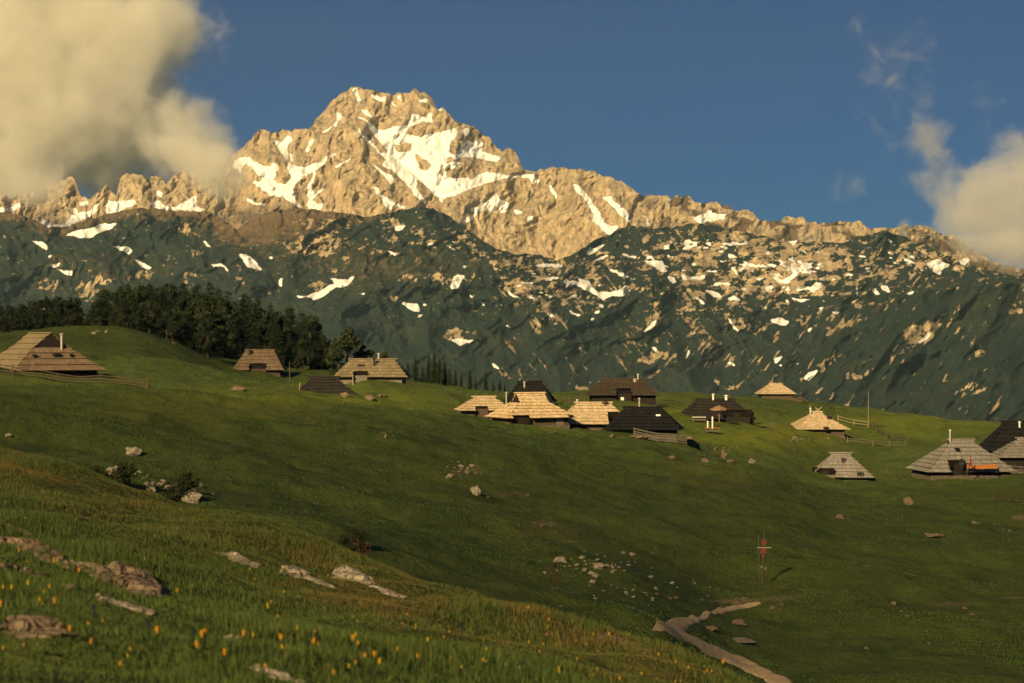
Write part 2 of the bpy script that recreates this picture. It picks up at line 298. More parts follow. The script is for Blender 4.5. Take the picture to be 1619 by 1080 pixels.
def mountain_sheet(name, top, bottom, depth, relief, masks, mat, cols, rows, lift=0.0):
    """a mountainside: rows run from its foot (v=0) to its ridge (v=1), then over the ridge and down the far side"""
    px = np.concatenate([np.arange(-420, -40, 8.0), np.arange(-40, 1660, cols), np.arange(1660, 2040, 8.0)])
    if name == 'forest_slope': px = px[px >= 1020]
    yt = np.interp(px, *top); yb = bottom(px)
    yt = yt + fbm(px / 9, px * 0, 4, 3) * lift
    v = np.linspace(0, 1, rows)[:, None]
    PY = yb[None] + (yt - yb)[None] * v; PX = np.broadcast_to(px[None], PY.shape)
    D = depth(PX, PY, yt[None], yb[None]) - relief(PX, PY) * smooth(0, 0.02, 1.02 - v)
    # far side of the ridge
    back = []
    Xr, Yr, Zr = (PX[-1] - CX) / F_ * D[-1], D[-1], (CY - PY[-1]) / F_ * D[-1]
    X, Y, Z = (PX - CX) / F_ * D, D, (CY - PY) / F_ * D
    bx, by, bz = [X], [Y], [Z]
    for k, (dy, dz) in enumerate(((25, -6), (70, -45), (160, -120), (320, -260), (500, -420))):
        n = fbm(px / 20 + k * 7, px * 0 + k, 3, 40)
        bx.append(Xr[None] * (1 + dy / Yr)[None]); by.append((Yr + dy + n * dy * 0.3)[None]); bz.append((Zr + dz + n * 20 - 10)[None])
    X, Y, Z = np.concatenate(bx), np.concatenate(by), np.concatenate(bz)
    att = masks(PX, PY); ext = {}
    for k, m in att.items(): ext[k] = np.concatenate([m, np.repeat(m[-1:], 5, 0)])
    o = mesh_obj(name, np.stack([X, Y, Z], -1).reshape(-1, 3), grid_faces(*X.shape), mat, None, ext)
    return tag(o, kind='structure')

# rock, snow, pine and alpine turf in one material, told apart by where they grow
def mountain_material():
    t = NT('mountain_ground', 0.95, 0.1)
    n1 = t.noise(0.012, 8, 0.65); n2 = t.noise(0.05, 6, 0.7, stretch=(1, 1, 0.45)); n3 = t.noise(0.22, 4, 0.7)
    rock = t.ramp(n2, [(0.25, (0.17, 0.12, 0.08)), (0.42, (0.40, 0.295, 0.175)), (0.58, (0.56, 0.44, 0.27)), (0.8, (0.72, 0.59, 0.40))])
    rock = t.mix(t.math('MULTIPLY', t.step(n3, 0.50, 0.66), 0.75), rock, (0.17, 0.125, 0.09))
    n5 = t.noise(0.042, 7, 0.72, stretch=(1, 1, 0.4)); rock = t.mix(t.math('MULTIPLY', t.step(n1, 0.50, 0.68), 0.6), rock, (0.23, 0.185, 0.135))
    rock = t.mix(t.math('MULTIPLY', t.step(n5, 0.52, 0.60), 0.7), rock, (0.16, 0.138, 0.108))
    pine = t.ramp(n3, [(0.3, (0.008, 0.015, 0.013)), (0.52, (0.016, 0.027, 0.022)), (0.72, (0.036, 0.048, 0.034))])
    pine = t.mix(t.step(n1, 0.45, 0.7), pine, t.mix(0.3, pine, (0.06, 0.062, 0.03)))
    turf = t.ramp(n2, [(0.3, (0.075, 0.052, 0.03)), (0.7, (0.15, 0.105, 0.06))])
    snow = t.ramp(n2, [(0.25, (0.62, 0.58, 0.52)), (0.45, (0.84, 0.83, 0.80))])
    br = t.step(t.math('ADD', t.attr('turf'), t.math('MULTIPLY', t.math('SUBTRACT', n2, 0.5), 1.6)), 0.35, 0.75)
    rk = t.step(t.math('ADD', t.attr('rock'), t.math('MULTIPLY', t.math('SUBTRACT', n3, 0.5), 1.7)), 0.36, 0.62)
    sn = t.step(t.math('ADD', t.attr('snow'), t.math('MULTIPLY', t.math('SUBTRACT', n3, 0.5), 1.1)), 0.28, 0.55)
    c = t.mix(br, pine, turf); c = t.mix(rk, c, rock); c = t.mix(sn, c, snow)
    t.color(c)
    h = t.math('MULTIPLY', t.math('ADD', n2, t.math('MULTIPLY', n3, 0.5)), t.math('SUBTRACT', 1.0, t.math('MULTIPLY', sn, 0.85)))
    t.bump(t.math('MULTIPLY', h, t.math('ADD', 0.15, t.math('MULTIPLY', rk, 0.85))), 9.0, 0.75)
    return t.m
M_MOUNT = mountain_material()

def relief_A(px, py):
    wx = fbm(px / 60, py / 60, 3, 5) * 30
    r = ridged((px + wx) / 95, (py - wx) / 190, 5, 21) * 26 + ridged((px + wx + py * 0.3) / 30, py / 46, 4, 33) * 13 + ridged((px + wx * .5 + py * .25) / 11, py / 24, 3, 35) * 4.5 + fbm(px / 7, py / 9, 3, 55) * 9
    for a, w, s in RIDGES:
        d = seg_dist(px + wx * 0.5, py, line(s)); r = r + a * np.exp(-d / w)
    return r
def masks_A(px, py):
    s = soft_mask(px, py, SNOW, 2.0, 1, HOLES)
    t = smooth(1000, 1080, px) * 0.55 + 0.25 * np.exp(-seg_dist(px, py, line("1010 320 1160 345 1260 370")) / 18)
    rock = 0.95 - t * smooth(-0.1, 0.25, fbm(px / 25, py / 14, 4, 71)) - 0.5 * smooth(1240, 1500, px) * smooth(-.05, .2, fbm(px / 12, py / 8, 4, 75))
    return dict(snow=s, rock=rock, turf=0.5 + 0.5 * smooth(0, 60, px - 960) + px * 0)
A_foot = lambda px: np.interp(px, *CREST_B) + 70
mountain_sheet('mountain', SKY_A, A_foot, lambda px, py, yt, yb: 4720 + (yb - 70 - py) * 2.1 + 60 * np.sin(px / 210), relief_A, masks_A, M_MOUNT, 1.5, 240, lift=6.0)

RIDGES_B = [(85, 24, "1036 440 1000 475 945 505 900 520 850 545"), (70, 24, "1036 440 1090 470 1140 490 1210 535 1240 560"), (-50, 20, "905 420 940 455 985 465 1030 440"), (75, 26, "662 328 700 380 760 400 820 440 860 500"), (60, 26, "470 332 520 370 560 400 640 400 700 430"), (-45, 22, "374 362 410 410 440 460"),
            (55, 24, "216 329 260 380 330 420 420 440"), (60, 22, "1096 354 1180 400 1250 440 1330 470"), (65, 22, "1400 364 1390 420 1330 480"), (50, 24, "30 340 110 400 200 430"), (60, 22, "1036 445 1040 500 1075 570 1100 620"), (-40, 16, "1140 495 1150 560 1140 620")]
def relief_B(px, py):
    wx = fbm(px / 80, py / 80, 3, 15) * 40
    r = ridged((px + wx + py * 0.5) / 150, (py) / 130, 5, 61) * 42 + ridged((px - wx - py * .4) / 46, py / 60, 3, 63) * 15 + fbm(px / 10, py / 8, 3, 65) * 2.5 * smooth(800, 1000, px)
    for a, w, s_ in RIDGES_B: r = r + a * np.exp(-seg_dist(px + wx * .4, py, line(s_)) / w)
    return r * smooth(700, 520, py) + fbm(px / 6, py / 5, 2, 67) * 1.0
def masks_B(px, py):
    s = soft_mask(px, py, SNOW, 1.6, 2)
    # broken limestone: how much of it shows through the dwarf pine
    e = lambda x, y, rx, ry: np.exp(-((px - x) / rx) ** 2 - ((py - y) / ry) ** 2)
    dens = 0.8 * e(1120, 400, 190, 42) + 0.75 * e(1250, 440, 130, 38) + 0.7 * e(690, 385, 75, 26) + 0.55 * e(520, 375, 85, 34) + 0.75 * e(850, 420, 60, 30) + 0.7 * e(870, 465, 70, 26) + 0.5 * e(1420, 400, 90, 30) + 0.2 * e(1100, 500, 200, 60) + 0.35 * e(1500, 420, 80, 20) + 0.2 * e(300, 380, 60, 30)
    n = 0.75 * fbm((px + py * 0.6) / 13, py / 8, 5, 81, 0.68) + 0.35 * fbm((px - py * .5) / 40, py / 22, 3, 83)
    r = smooth(0.30, 0.52, n + dens * 0.48) * smooth(0.08, 0.3, dens)
    sm = smooth(0.40, 0.46, fbm((px - py * 0.4) / 16, py / 7, 4, 85) + dens * 0.12) * smooth(0.4, 0.75, dens) * 0.9      # small snow rests among the rocks
    poly = soft_mask(px, py, ROCK, 6.5, 3) * (0.22 + 0.75 * smooth(-0.22, 0.16, fbm((px + py * .5) / 5, (py - px * .5) / 9, 4, 91, .65)))
    dots = smooth(0.40, 0.55, fbm(px / 7, py / 4, 4, 95) + 0.10 * smooth(800, 1000, px)) * smooth(620, 470, py) * 0.7
    lean = np.where(px + 1.2 * (py - 450) < 1180, 1.0, -1.0) * 0.62
    st = fbm((px * .8 - lean * py) / 5, (py * .8 + lean * px) / 26, 4, 121, .62) + 0.3 * fbm(px / 60, py / 40, 3, 123)
    streak = smooth(0.365, 0.48, st) * (0.25 + 0.75 * smooth(700, 860, px)) * smooth(640, 560, py) * .95 * smooth(-.16, .10, fbm(px / 48, py / 34, 3, 127))
    dots = np.maximum(dots, streak)
    yt = np.interp(px, *CREST_B)
    turf = 0.85 * np.exp(-(py - yt) / 14) * (smooth(700, 480, px)) + 0.55 * e(420, 360, 90, 30) + 0.35 * e(600, 420, 200, 40) + 0.3 + 0.25 * e(150, 420, 160, 40) + 0.1 * e(1150, 560, 200, 50)
    return dict(snow=np.maximum(s, sm), rock=np.maximum(np.maximum(r, poly), dots), turf=turf - 0.15)
mountain_sheet('mountain_shoulder', CREST_B, lambda px: px * 0 + 745, lambda px, py, yt, yb: 3050 + (745 - py) * 2.5 + 90 * np.sin(px / 170 + 1), relief_B, masks_B, M_MOUNT, 1.6, 270, lift=3.0)

def relief_C(px, py):
    return ridged((px + py * 0.8) / 120, (py - px * 0.3) / 160, 4, 41) * 34 + ridged((px + py * .9) / 38, (py - px * .3) / 80, 3, 45) * 11 + fbm(px / 14, py / 12, 4, 43) * 3
def masks_C(px, py):
    s = soft_mask(px, py, SNOW, 1.6, 2)
    poly = soft_mask(px, py, ROCK, 6.5, 3) * (0.2 + 0.75 * smooth(-0.22, 0.18, fbm((px + py * .5) / 5, (py - px * .5) / 9, 4, 93, .65)))
    dots = smooth(0.40, 0.54, fbm((px * .8 + py * .6) / 7, (py * .8 - px * .6) / 26, 4, 97, .62) + .25 * fbm(px / 60, py / 40, 3, 99)) * 0.8
    return dict(snow=s, rock=np.maximum(poly, dots), turf=0.1 + 0.3 * np.exp(-(py - np.interp(px, *CREST_C)) / 30))
mountain_sheet('forest_slope', CREST_C, lambda px: np.maximum(760, np.interp(px, *CREST_C) + 8), lambda px, py, yt, yb: 2700 + (760 - py) * 2.0, relief_C, masks_C, M_MOUNT, 1.8, 170, lift=3.0)

# ------------------------------------------------------------------ pasture
def zrow(px, *pts):
    D = np.array([p[0] for p in pts], float)
    Y = np.array([p[1] if len(p) == 2 else CY - p[2] * F_ / p[0] for p in pts], float)
    return px, D, Y
Z = lambda d, z: (d, 'z', z)
ROWS = [zrow(-250, (10,1050),(22,820),(40,690),Z(62,-4.3),(105,700),(150,650),(200,612),(240,590),(300,548),(330,532),(380,526),(420,528),(460,535),Z(520,-20)),
 zrow(0, (10,1080),(22,850),(38,714),Z(60,-4.8),(105,722),(150,665),(200,624),(240,599),(300,553),(330,535),(380,528),(420,529),(460,536),Z(520,-20)),
 zrow(200, (10,1095),(20,910),(35,779),Z(58,-6.2),(95,790),(150,690),(200,640),(236,608),(300,565),(345,535),(390,522),(430,520),(470,526),Z(540,-20)),
 zrow(400, (10,1110),(20,960),(31,835),Z(55,-7.4),(85,850),(130,740),(180,680),(240,630),(300,606),(363,591),(400,578),(430,568),(470,567),Z(560,-28)),
 zrow(600, (10,1130),(19,1000),(28,895),Z(50,-8.8),(78,910),(110,810),(160,715),(220,655),(270,628),(290,613),(330,604),(370,600),(400,602),Z(500,-30)),
 zrow(800, (10,1160),(18,1045),(25,955),Z(48,-10.5),(75,970),(105,860),(150,770),(200,708),(250,676),(290,645),(340,628),(380,620),(420,619),Z(520,-33)),
 zrow(1000, (10,1200),(16,1110),(22,1022),Z(48,-12.2),(72,1035),(95,935),(130,855),(190,760),(250,697),(285,660),(320,640),(360,630),(400,627),Z(500,-35)),
 zrow(1200, (10,1300),(15,1200),(20,1100),Z(45,-11.5),(85,1080),(105,990),(125,925),(170,822),(220,748),(270,698),(320,662),(380,640),(430,631),Z(540,-40)),
 zrow(1350, (10,1350),(15,1270),(20,1200),Z(45,-11.8),(85,1085),(105,1000),(130,918),(180,838),(250,764),(290,720),(330,685),(380,660),(450,648),Z(550,-42)),
 zrow(1619, (10,1400),(15,1310),(20,1240),Z(45,-12),(85,1090),(105,1010),(135,935),(180,855),(230,785),(265,748),(310,712),(370,686),(450,673),Z(560,-45)),
 zrow(1870, (10,1420),(15,1330),(20,1260),Z(45,-12.2),(85,1100),(105,1020),(135,945),(180,865),(230,795),(265,758),(310,722),(370,696),(450,682),Z(560,-48))]
KPX = np.array([r[0] for r in ROWS], float); KD = np.stack([r[1] for r in ROWS]); KY = np.stack([r[2] for r in ROWS])
TPX = np.arange(-260, 1881, 10.0); TLD = np.linspace(math.log(2.5), math.log(3400), 900); TD = np.exp(TLD)
TZ = np.zeros((len(TPX), len(TD)))
for i, p in enumerate(TPX):
    d = np.array([pchip(KPX, KD[:, k], np.array([p]))[0] for k in range(KD.shape[1])])
    y = np.array([pchip(KPX, KY[:, k], np.array([p]))[0] for k in range(KD.shape[1])])
    z = (CY - y) / F_ * d
    d = np.concatenate([[1.0], d, [760, 1400, 3500]]); z = np.concatenate([[z[0] + 0.10], z, [z[-1] - 35, z[-1] - 75, z[-1] - 165]])
    TZ[i] = pchip(d, z, TD)
for _ in range(3): TZ[1:-1] = (TZ[:-2] + 2 * TZ[1:-1] + TZ[2:]) / 4

def hummock(X, Y):
    far = smooth(40, 90, Y)
    far = far * (1 - 0.9 * np.exp(-((X - 10.5) / 7) ** 2 - ((Y - 100) / 20) ** 2))       # the ground is level where the path runs
    return fbm(X / 2.0, Y / 2.6, 3, 101) * 0.26 * (1 - far) + far * (fbm(X / 16, Y / 16, 4, 103) * 1.25 + fbm(X / 38, Y / 30, 2, 107) * 1.6 * smooth(70, 130, Y) + fbm(X / 5, Y / 4, 4, 105) * 0.55) * smooth(700, 420, Y)
def zg(px, D, bumps=True):
    px = np.asarray(px, float); D = np.asarray(D, float)
    a = np.clip((px - TPX[0]) / 10.0, 0, len(TPX) - 1.001); b = np.clip((np.log(D) - TLD[0]) / (TLD[1] - TLD[0]), 0, len(TD) - 1.001)
    i, j = a.astype(int), b.astype(int); u, v = a - i, b - j
    z = (TZ[i, j] * (1 - u) + TZ[i + 1, j] * u) * (1 - v) + (TZ[i, j + 1] * (1 - u) + TZ[i + 1, j + 1] * u) * v
    return z + hummock((px - CX) / F_ * D, D) if bumps else z
def zxy(x, y): return float(zg(CX + x * F_ / y, y))
def gpt(px, D): return Vector(((px - CX) / F_ * D, D, float(zg(px, D))))
def ghit(px, py, dmin=8.0):
    """the first point of the pasture that shows at this place of the photograph"""
    d = np.exp(np.linspace(math.log(dmin), math.log(470), 1600)); y = CY - zg(px + d * 0, d) * F_ / d
    k = np.argmax(y <= py)
    if not (y <= py).any(): k = int(np.argmin(y))
    return Vector(((px - CX) / F_ * d[k], d[k], (CY - y[k]) / F_ * d[k]))

gpx = np.concatenate([np.arange(-3000, -700, 100.0), np.arange(-700, -220, 12.0), np.arange(-220, 1840, 3.0), np.arange(1840, 2320, 12.0), np.arange(2320, 4700, 100.0)])
gd = np.concatenate([np.exp(np.linspace(math.log(3), math.log(600), 760)), np.linspace(620, 3350, 40)])
GPX, GD = np.meshgrid(gpx, gd)
GX, GZ = (GPX - CX) / F_ * GD, zg(GPX, GD)
GPY = CY - GZ * F_ / GD
def dry_map(px, py, D, X):
    e = lambda x, y, rx, ry: np.exp(-((px - x) / rx) ** 2 - ((py - y) / ry) ** 2)
    cx_ = np.interp(px, [-250, 0, 200, 400, 600, 800, 1000, 1180], [690, 714, 779, 835, 895, 955, 1022, 1090])
    near = D < 45
    d = np.where(near, 0.55 * np.exp(-((py - cx_ - 25) / 60) ** 2) + 0.2 * (fbm(X * 1.2, D * .6, 3, 111) > .1) + 0.3 * e(560, 960, 120, 40), 0)
    far = 0.22 * e(520, 655, 420, 30) + 0.25 * e(950, 725, 260, 20) + 0.5 * e(700, 760, 60, 26) + 0.6 * e(860, 840, 80, 22) + 0.45 * e(1150, 760, 160, 26) + 0.35 * e(300, 650, 200, 30) + 0.5 * e(1240, 935, 110, 14) + 0.35 * e(1560, 640, 200, 26) + .4 * e(610, 690, 30, 10) + 0.5 * e(420, 590, 60, 8) + .35 * e(1000, 950, 150, 14)
    return np.where(near, d, far)
def lit_grass_map(px, py, D):  # where sunlight on the village grass is painted in
    e = lambda x, y, rx, ry: np.exp(-((px - x) / rx) ** 2 - ((py - y) / ry) ** 2)
    return np.where(D < 45, 0.1, 1.0 * e(1200, 688, 120, 20) + 0.7 * e(1480, 668, 200, 18) + 0.7 * e(1080, 650, 80, 12) + 0.8 * e(870, 677, 40, 5) + 0.5 * e(400, 635, 300, 22) + .5 * e(1060, 665, 40, 10))
def bare_map(px, py, D):
    e = lambda x, y, rx, ry: np.exp(-((px - x) / rx) ** 2 - ((py - y) / ry) ** 2)
    return np.where(D < 45, 0, 0.75 * e(740, 745, 50, 14) + 0.7 * e(860, 828, 50, 9) + 0.75 * e(900, 856, 50, 4) + 0.6 * e(800, 782, 40, 9) + 0.6 * e(1240, 945, 60, 7) + 0.5 * e(1330, 952, 90, 3) + 0.7 * e(1150, 950, 70, 7) + 0.5 * e(1010, 968, 60, 5) + 0.4 * e(1430, 957, 80, 2.5) + 1.3 * e(1513, 955, 34, 3.6) + 1.2 * e(1612, 818, 16, 5) + .8 * e(1600, 945, 40, 2.5) + .5 * e(610, 690, 22, 6))
def pasture_material():
    t = NT('pasture', 0.95, 0.1)
    c = t.coord(); n1 = t.noise(0.05, 6, 0.6); n2 = t.noise(0.6, 6, 0.7, stretch=(1, 0.7, 1)); n3 = t.noise(3.5, 4, 0.7)
    g = t.ramp(n2, [(0.28, (0.046, 0.066, 0.016)), (0.5, (0.070, 0.096, 0.022)), (0.75, (0.098, 0.124, 0.028))])
    g = t.mix(t.step(n1, 0.42, 0.66), g, t.mix(0.5, g, (0.096, 0.112, 0.022)))
    g = t.mix(t.math('MULTIPLY', t.attr('lit_grass'), t.step(n1, 0.22, 0.5)), g, (0.16, 0.18, 0.018))  # sunlit grass by the huts, put into the colour
    dr = t.step(t.math('ADD', t.attr('dry'), t.math('MULTIPLY', t.math('SUBTRACT', n2, 0.5), 1.3)), 0.25, 0.95)
    g = t.mix(t.math('MULTIPLY', dr, 0.75), g, t.ramp(n3, [(0.3, (0.085, 0.066, 0.017)), (0.7, (0.15, 0.105, 0.027))]))
    ba = t.step(t.math('ADD', t.attr('bare'), t.math('MULTIPLY', t.math('SUBTRACT', n3, 0.5), 1.5)), 0.5, 0.8)
    g = t.mix(ba, g, t.ramp(n3, [(0.3, (0.15, 0.105, 0.06)), (0.7, (0.32, 0.23, 0.14))]))
    n4 = t.noise(0.22, 5, 0.65, stretch=(1, 0.6, 1))
    g = t.mix(t.math('MULTIPLY', t.step(n4, 0.52, 0.68), 0.6), g, (0.032, 0.055, 0.014))
    t.color(t.mix(t.step(n3, 0.52, 0.7), g, t.mix(0.3, g, (0.02, 0.034, 0.01))))
    t.bump(t.math('ADD', n2, t.math('ADD', n4, t.math('MULTIPLY', n3, 0.25))), 0.55, 0.7)
    return t.m
M_PAST = pasture_material()
tag(mesh_obj('ground', np.stack([GX, GD, GZ], -1).reshape(-1, 3), grid_faces(*GX.shape), M_PAST, None,
    dict(dry=dry_map(GPX, GPY, GD, GX), lit_grass=lit_grass_map(GPX, GPY, GD), bare=bare_map(GPX, GPY, GD))), kind='structure')
# ------------------------------------------------------------------ huts
def shingle(name, lo, hi, grime=0.5, scale=1.0):
    t = NT(name, 0.85, 0.15)
    uv = t.n('UVMap').outputs[0]
    br = t.n('TexBrick'); t.l(uv, br.inputs['Vector']); br.offset = 0.5; br.inputs['Scale'].default_value = 1.0
    br.inputs['Brick Width'].default_value = 0.22; br.inputs['Row Height'].default_value = 0.8; br.inputs['Mortar Size'].default_value = 0.012
    br.inputs['Color1'].default_value = (*lo, 1); br.inputs['Color2'].default_value = (*hi, 1)
    br.inputs['Mortar'].default_value = (lo[0] * .35, lo[1] * .35, lo[2] * .35, 1); br.inputs['Bias'].default_value = 0.0
    n1 = t.noise(0.7, 5, 0.65, vec=uv); n2 = t.noise(2.5, 4, 0.7, vec=uv, stretch=(3, 0.6, 1))
    c = t.mix(t.math('MULTIPLY', t.step(n1, 0.4, 0.7), grime), br.outputs['Color'], tuple(x * 0.55 for x in lo))
    c = t.mix(t.math('MULTIPLY', t.step(n2, 0.5, 0.75), 0.5), c, tuple(min(1, x * 1.15) for x in hi))
    n3 = t.noise(0.35, 5, 0.7, vec=uv, stretch=(2, 1, 1)); c = t.mix(t.math('MULTIPLY', t.step(n3, 0.48, 0.66), 0.55), c, tuple(x * m_ for x, m_ in zip(lo, (0.62, 0.68, 0.62))))
    t.color(c); t.bump(t.math('ADD', br.outputs['Fac'], n2), 0.03, -0.4)
    return t.m
def planks(name, lo, hi, w=0.2):
    t = NT(name, 0.9, 0.1); uv = t.n('UVMap').outputs[0]
    n = t.noise(3.0, 5, 0.7, vec=uv, stretch=(0.25, 5, 1)); t.color(t.ramp(n, [(0.3, lo), (0.7, hi)])); t.bump(n, 0.04, 0.7); return t.m
def plain(name, col, rough=0.8, var=0.25, scale=2.0, metal=0.0):
    t = NT(name, rough, 0.3); n = t.noise(scale, 5, 0.65)
    t.color(t.ramp(n, [(0.3, tuple(c * (1 - var) for c in col)), (0.7, tuple(min(1, c * (1 + var)) for c in col))])); t.b.inputs['Metallic'].default_value = metal
    return t.m
S_NEW = shingle('new_shingle', (0.52, 0.36, 0.19), (0.84, 0.66, 0.42), 0.35)
S_PALE = shingle('pale_shingle', (0.46, 0.345, 0.21), (0.70, 0.55, 0.36), 0.3)
S_BROWN = shingle('brown_shingle', (0.16, 0.112, 0.072), (0.26, 0.185, 0.12), 0.5)
S_TAN = shingle('tan_shingle', (0.19, 0.145, 0.088), (0.31, 0.24, 0.15), 0.5)
S_GREY = shingle('grey_shingle', (0.20, 0.182, 0.158), (0.34, 0.312, 0.27), 0.35)
S_DARK = shingle('dark_shingle', (0.024, 0.020, 0.017), (0.046, 0.039, 0.033), 0.5)
S_UMBER = shingle('umber_shingle', (0.05, 0.038, 0.027), (0.088, 0.066, 0.046), 0.5)
S_BLACK = shingle('black_shingle', (0.009, 0.009, 0.010), (0.020, 0.019, 0.019), 0.5)
P_DARK = planks('dark_planks', (0.012, 0.010, 0.009), (0.035, 0.028, 0.022))
P_SHADE = planks('shaded_porch_planks', (0.006, 0.005, 0.005), (0.014, 0.011, 0.009))  # near-black: the shade inside the porches is put into the colour
P_BROWN = planks('brown_planks', (0.05, 0.036, 0.025), (0.12, 0.088, 0.06))
P_GREY = planks('grey_planks', (0.10, 0.085, 0.065), (0.22, 0.19, 0.15))
P_PALE = planks('pale_planks', (0.25, 0.2, 0.14), (0.42, 0.34, 0.24))
M_STONE = plain('dry_stone', (0.11, 0.09, 0.068), 0.95, 0.5, 3.0)
M_HOLE = plain('dark_interior', (0.006, 0.006, 0.006), 0.9)
M_STEEL = plain('chimney_metal', (0.45, 0.42, 0.36), 0.45, 0.2, 3.0, 0.3)
M_SOOT = plain('sooty_metal', (0.03, 0.027, 0.025), 0.7)
M_GLASS = NT('window_glass', 0.12, 0.5).color((0.02, 0.025, 0.03))
M_WHITE = plain('white_paint', (0.72, 0.70, 0.64), 0.6, 0.1)

class Roof:
    """hipped shingle roof whose hips start below the ridge, leaving an upright gablet at each end"""
    def __init__(s, a, b, he, hr, L, tg): s.a, s.b, s.he, s.hr, s.l, s.tg = a, b, he, hr, L / 2, tg
    def half(s, t):                       # half width of a long face at height fraction t
        return s.a + (s.l - s.a) * t / s.tg if t < s.tg else s.l
    def long(s, side, x, t):              # point on a long face; side -1 faces the local -y
        return Vector((x, side * s.b * (1 - t), s.he + (s.hr - s.he) * t))
    def hip(s, side, y, t):               # t 0..1 over the hip, up to the gablet's foot
        tt = t * s.tg; return Vector((side * (s.a + (s.l - s.a) * t), y, s.he + (s.hr - s.he) * tt))
    def hip_half(s, t): return s.b * (1 - t * s.tg)

def make_hut(label, at, rz, a, b, he, hr, L, tg=0.7, roof=None, wall=None, rows=7, notches=(), chimney=None, hipmat=None, vents=True,
             base=1.2, wall_in=0.75, windows=(), doors=(), skylights=(), category='hut', finial=False, name='shepherd_hut', wall_drop=None):
    """notches: (face, x0, x1, t) pieces cut out of the roof above the eave; face 'f','k' long faces, 'l','r' hips"""
    R = Roof(a, b, he, hr, L, tg); t0 = thing(name, at, rz, label, category, 'shingled herdsmen huts')
    rnd = random.Random(sum(map(ord, label)))
    sl = math.hypot(b, hr - he); slh = math.hypot(a - L / 2, (hr - he) * tg)
    mb = MB(); mh = mb
    def course(pt, halfw, tA, tB, sgn, length, cuts, tall):
        """one row of shingles: its lower edge stands proud of the row below"""
        tj = rnd.uniform(-0.004, 0.004)
        spans = [(-1e3, 1e3)]
        for (x0, x1, tc) in cuts:
            if tA < tc - 0.01:
                spans = [q for p in spans for q in ((p[0], min(p[1], x0)), (max(p[0], x1), p[1])) if q[1] - q[0] > 0.02]
        for u0, u1 in spans:
            lo0, lo1 = max(u0, -halfw(tA)), min(u1, halfw(tA)); hi0, hi1 = max(u0, -halfw(tB)), min(u1, halfw(tB))
            if lo1 - lo0 < 0.05 or hi1 - hi0 < 0.02: continue
            n = max(1, int((lo1 - lo0) / 1.1))
            for k in range(n):
                f0, f1 = k / n, (k + 1) / n
                A, B = pt(lo0 + (lo1 - lo0) * f0, tA + tj), pt(lo0 + (lo1 - lo0) * f1, tA + tj)
                C_, D_ = pt(hi0 + (hi1 - hi0) * f1, tB), pt(hi0 + (hi1 - hi0) * f0, tB)
                nr = (B - A).cross(D_ - A).normalized()
                if nr.z < 0: nr = -nr
                j = rnd.uniform(-0.02, 0.025); off = 0.19 + j; top = 0.035
                q = [A + nr * off, B + nr * off, C_ + nr * top, D_ + nr * top]
                xs = [lo0 + (lo1 - lo0) * f0, lo0 + (lo1 - lo0) * f1, hi0 + (hi1 - hi0) * f1, hi0 + (hi1 - hi0) * f0]
                vv = [tA * length, tA * length, tB * length, tB * length]; o_ = rnd.random() * 3
                if (q[1] - q[0]).cross(q[3] - q[0]).z < 0: q = [q[1], q[0], q[3], q[2]]; xs = [xs[1], xs[0], xs[3], xs[2]]
                mb.slab(q, 0.07, [(x + o_, v) for x, v in zip(xs, vv)])
    cut = lambda f: [(x0, x1, tc) for ff, x0, x1, tc in notches if ff == f]
    for k in range(rows):
        tA, tB = k / rows, (k + 1) / rows + 0.02
        for f, side in (('f', -1), ('k', 1)):
            course(lambda x, t: R.long(side, x, t), lambda t: R.half(min(t, 1)), tA, min(tB, 1.0), side, sl, cut(f), False)
    # ridge boards
    mb.slab([Vector((-L/2 - .25, -.22, hr + .02)), Vector((L/2 + .25, -.22, hr + .02)), Vector((L/2 + .25, .02, hr + .16)), Vector((-L/2 - .25, .02, hr + .16))], 0.05, [(0, 0), (L, 0), (L, .2), (0, .2)])
    mb.slab([Vector((L/2 + .25, .22, hr + .02)), Vector((-L/2 - .25, .22, hr + .02)), Vector((-L/2 - .25, -.02, hr + .16)), Vector((L/2 + .25, -.02, hr + .16))], 0.05, [(0, 0), (L, 0), (L, .2), (0, .2)])
    if hipmat: roof_o = mb.build('roof', roof, t0); mb = MB()
    hr_rows = max(3, int(rows * tg + 0.5))
    for f, side in (('l', -1), ('r', 1)):
        if hipmat and side > 0: mb.build('hip_roof', hipmat, t0); mb = MB()
        for k in range(hr_rows):
            tA, tB = k / hr_rows, (k + 1) / hr_rows + 0.02
            course(lambda y, t: R.hip(side, y, t), lambda t: R.hip_half(min(t, 1)), tA, min(tB, 1.0), side, slh, cut(f), False)
    if hipmat: mb.build('hip_roof', hipmat, t0)
    else: roof_o = mb.build('roof', roof, t0)
    # gablets
    zg_, yg = he + (hr - he) * tg, b * (1 - tg)
    if tg < 0.97:
        for sd in (-1, 1):
            m = MB(); x = sd * (L / 2 - 0.06)
            q = [Vector((x, -yg * .94, zg_ + .02)), Vector((x, yg * .94, zg_ + .02)), Vector((x, 0, hr - .06))]
            m.poly(q if sd > 0 else q[::-1], [(0, 0), (1, 0), (.5, 1)]); p = [v - Vector((sd * .1, 0, 0)) for v in q]
            m.poly(p[::-1] if sd > 0 else p, [(0, 0), (1, 0), (.5, 1)]); m.build('gable_vent', P_DARK, t0)
    # walls: horizontal log boards, with a stone footing
    ia, ib = a - wall_in, b - wall_in; m = MB(); wt = he + 0.35; z = 0.0; k = 0
    while z < wt - 0.05:
        h = min(0.28, wt - z); j = 0.03 * (k % 2)
        m.box((0, 0, z + h / 2), (2 * (ia - j), 2 * (ib - j), h - 0.015)); z += h; k += 1
    w_o = m.build('wall', wall, t0)
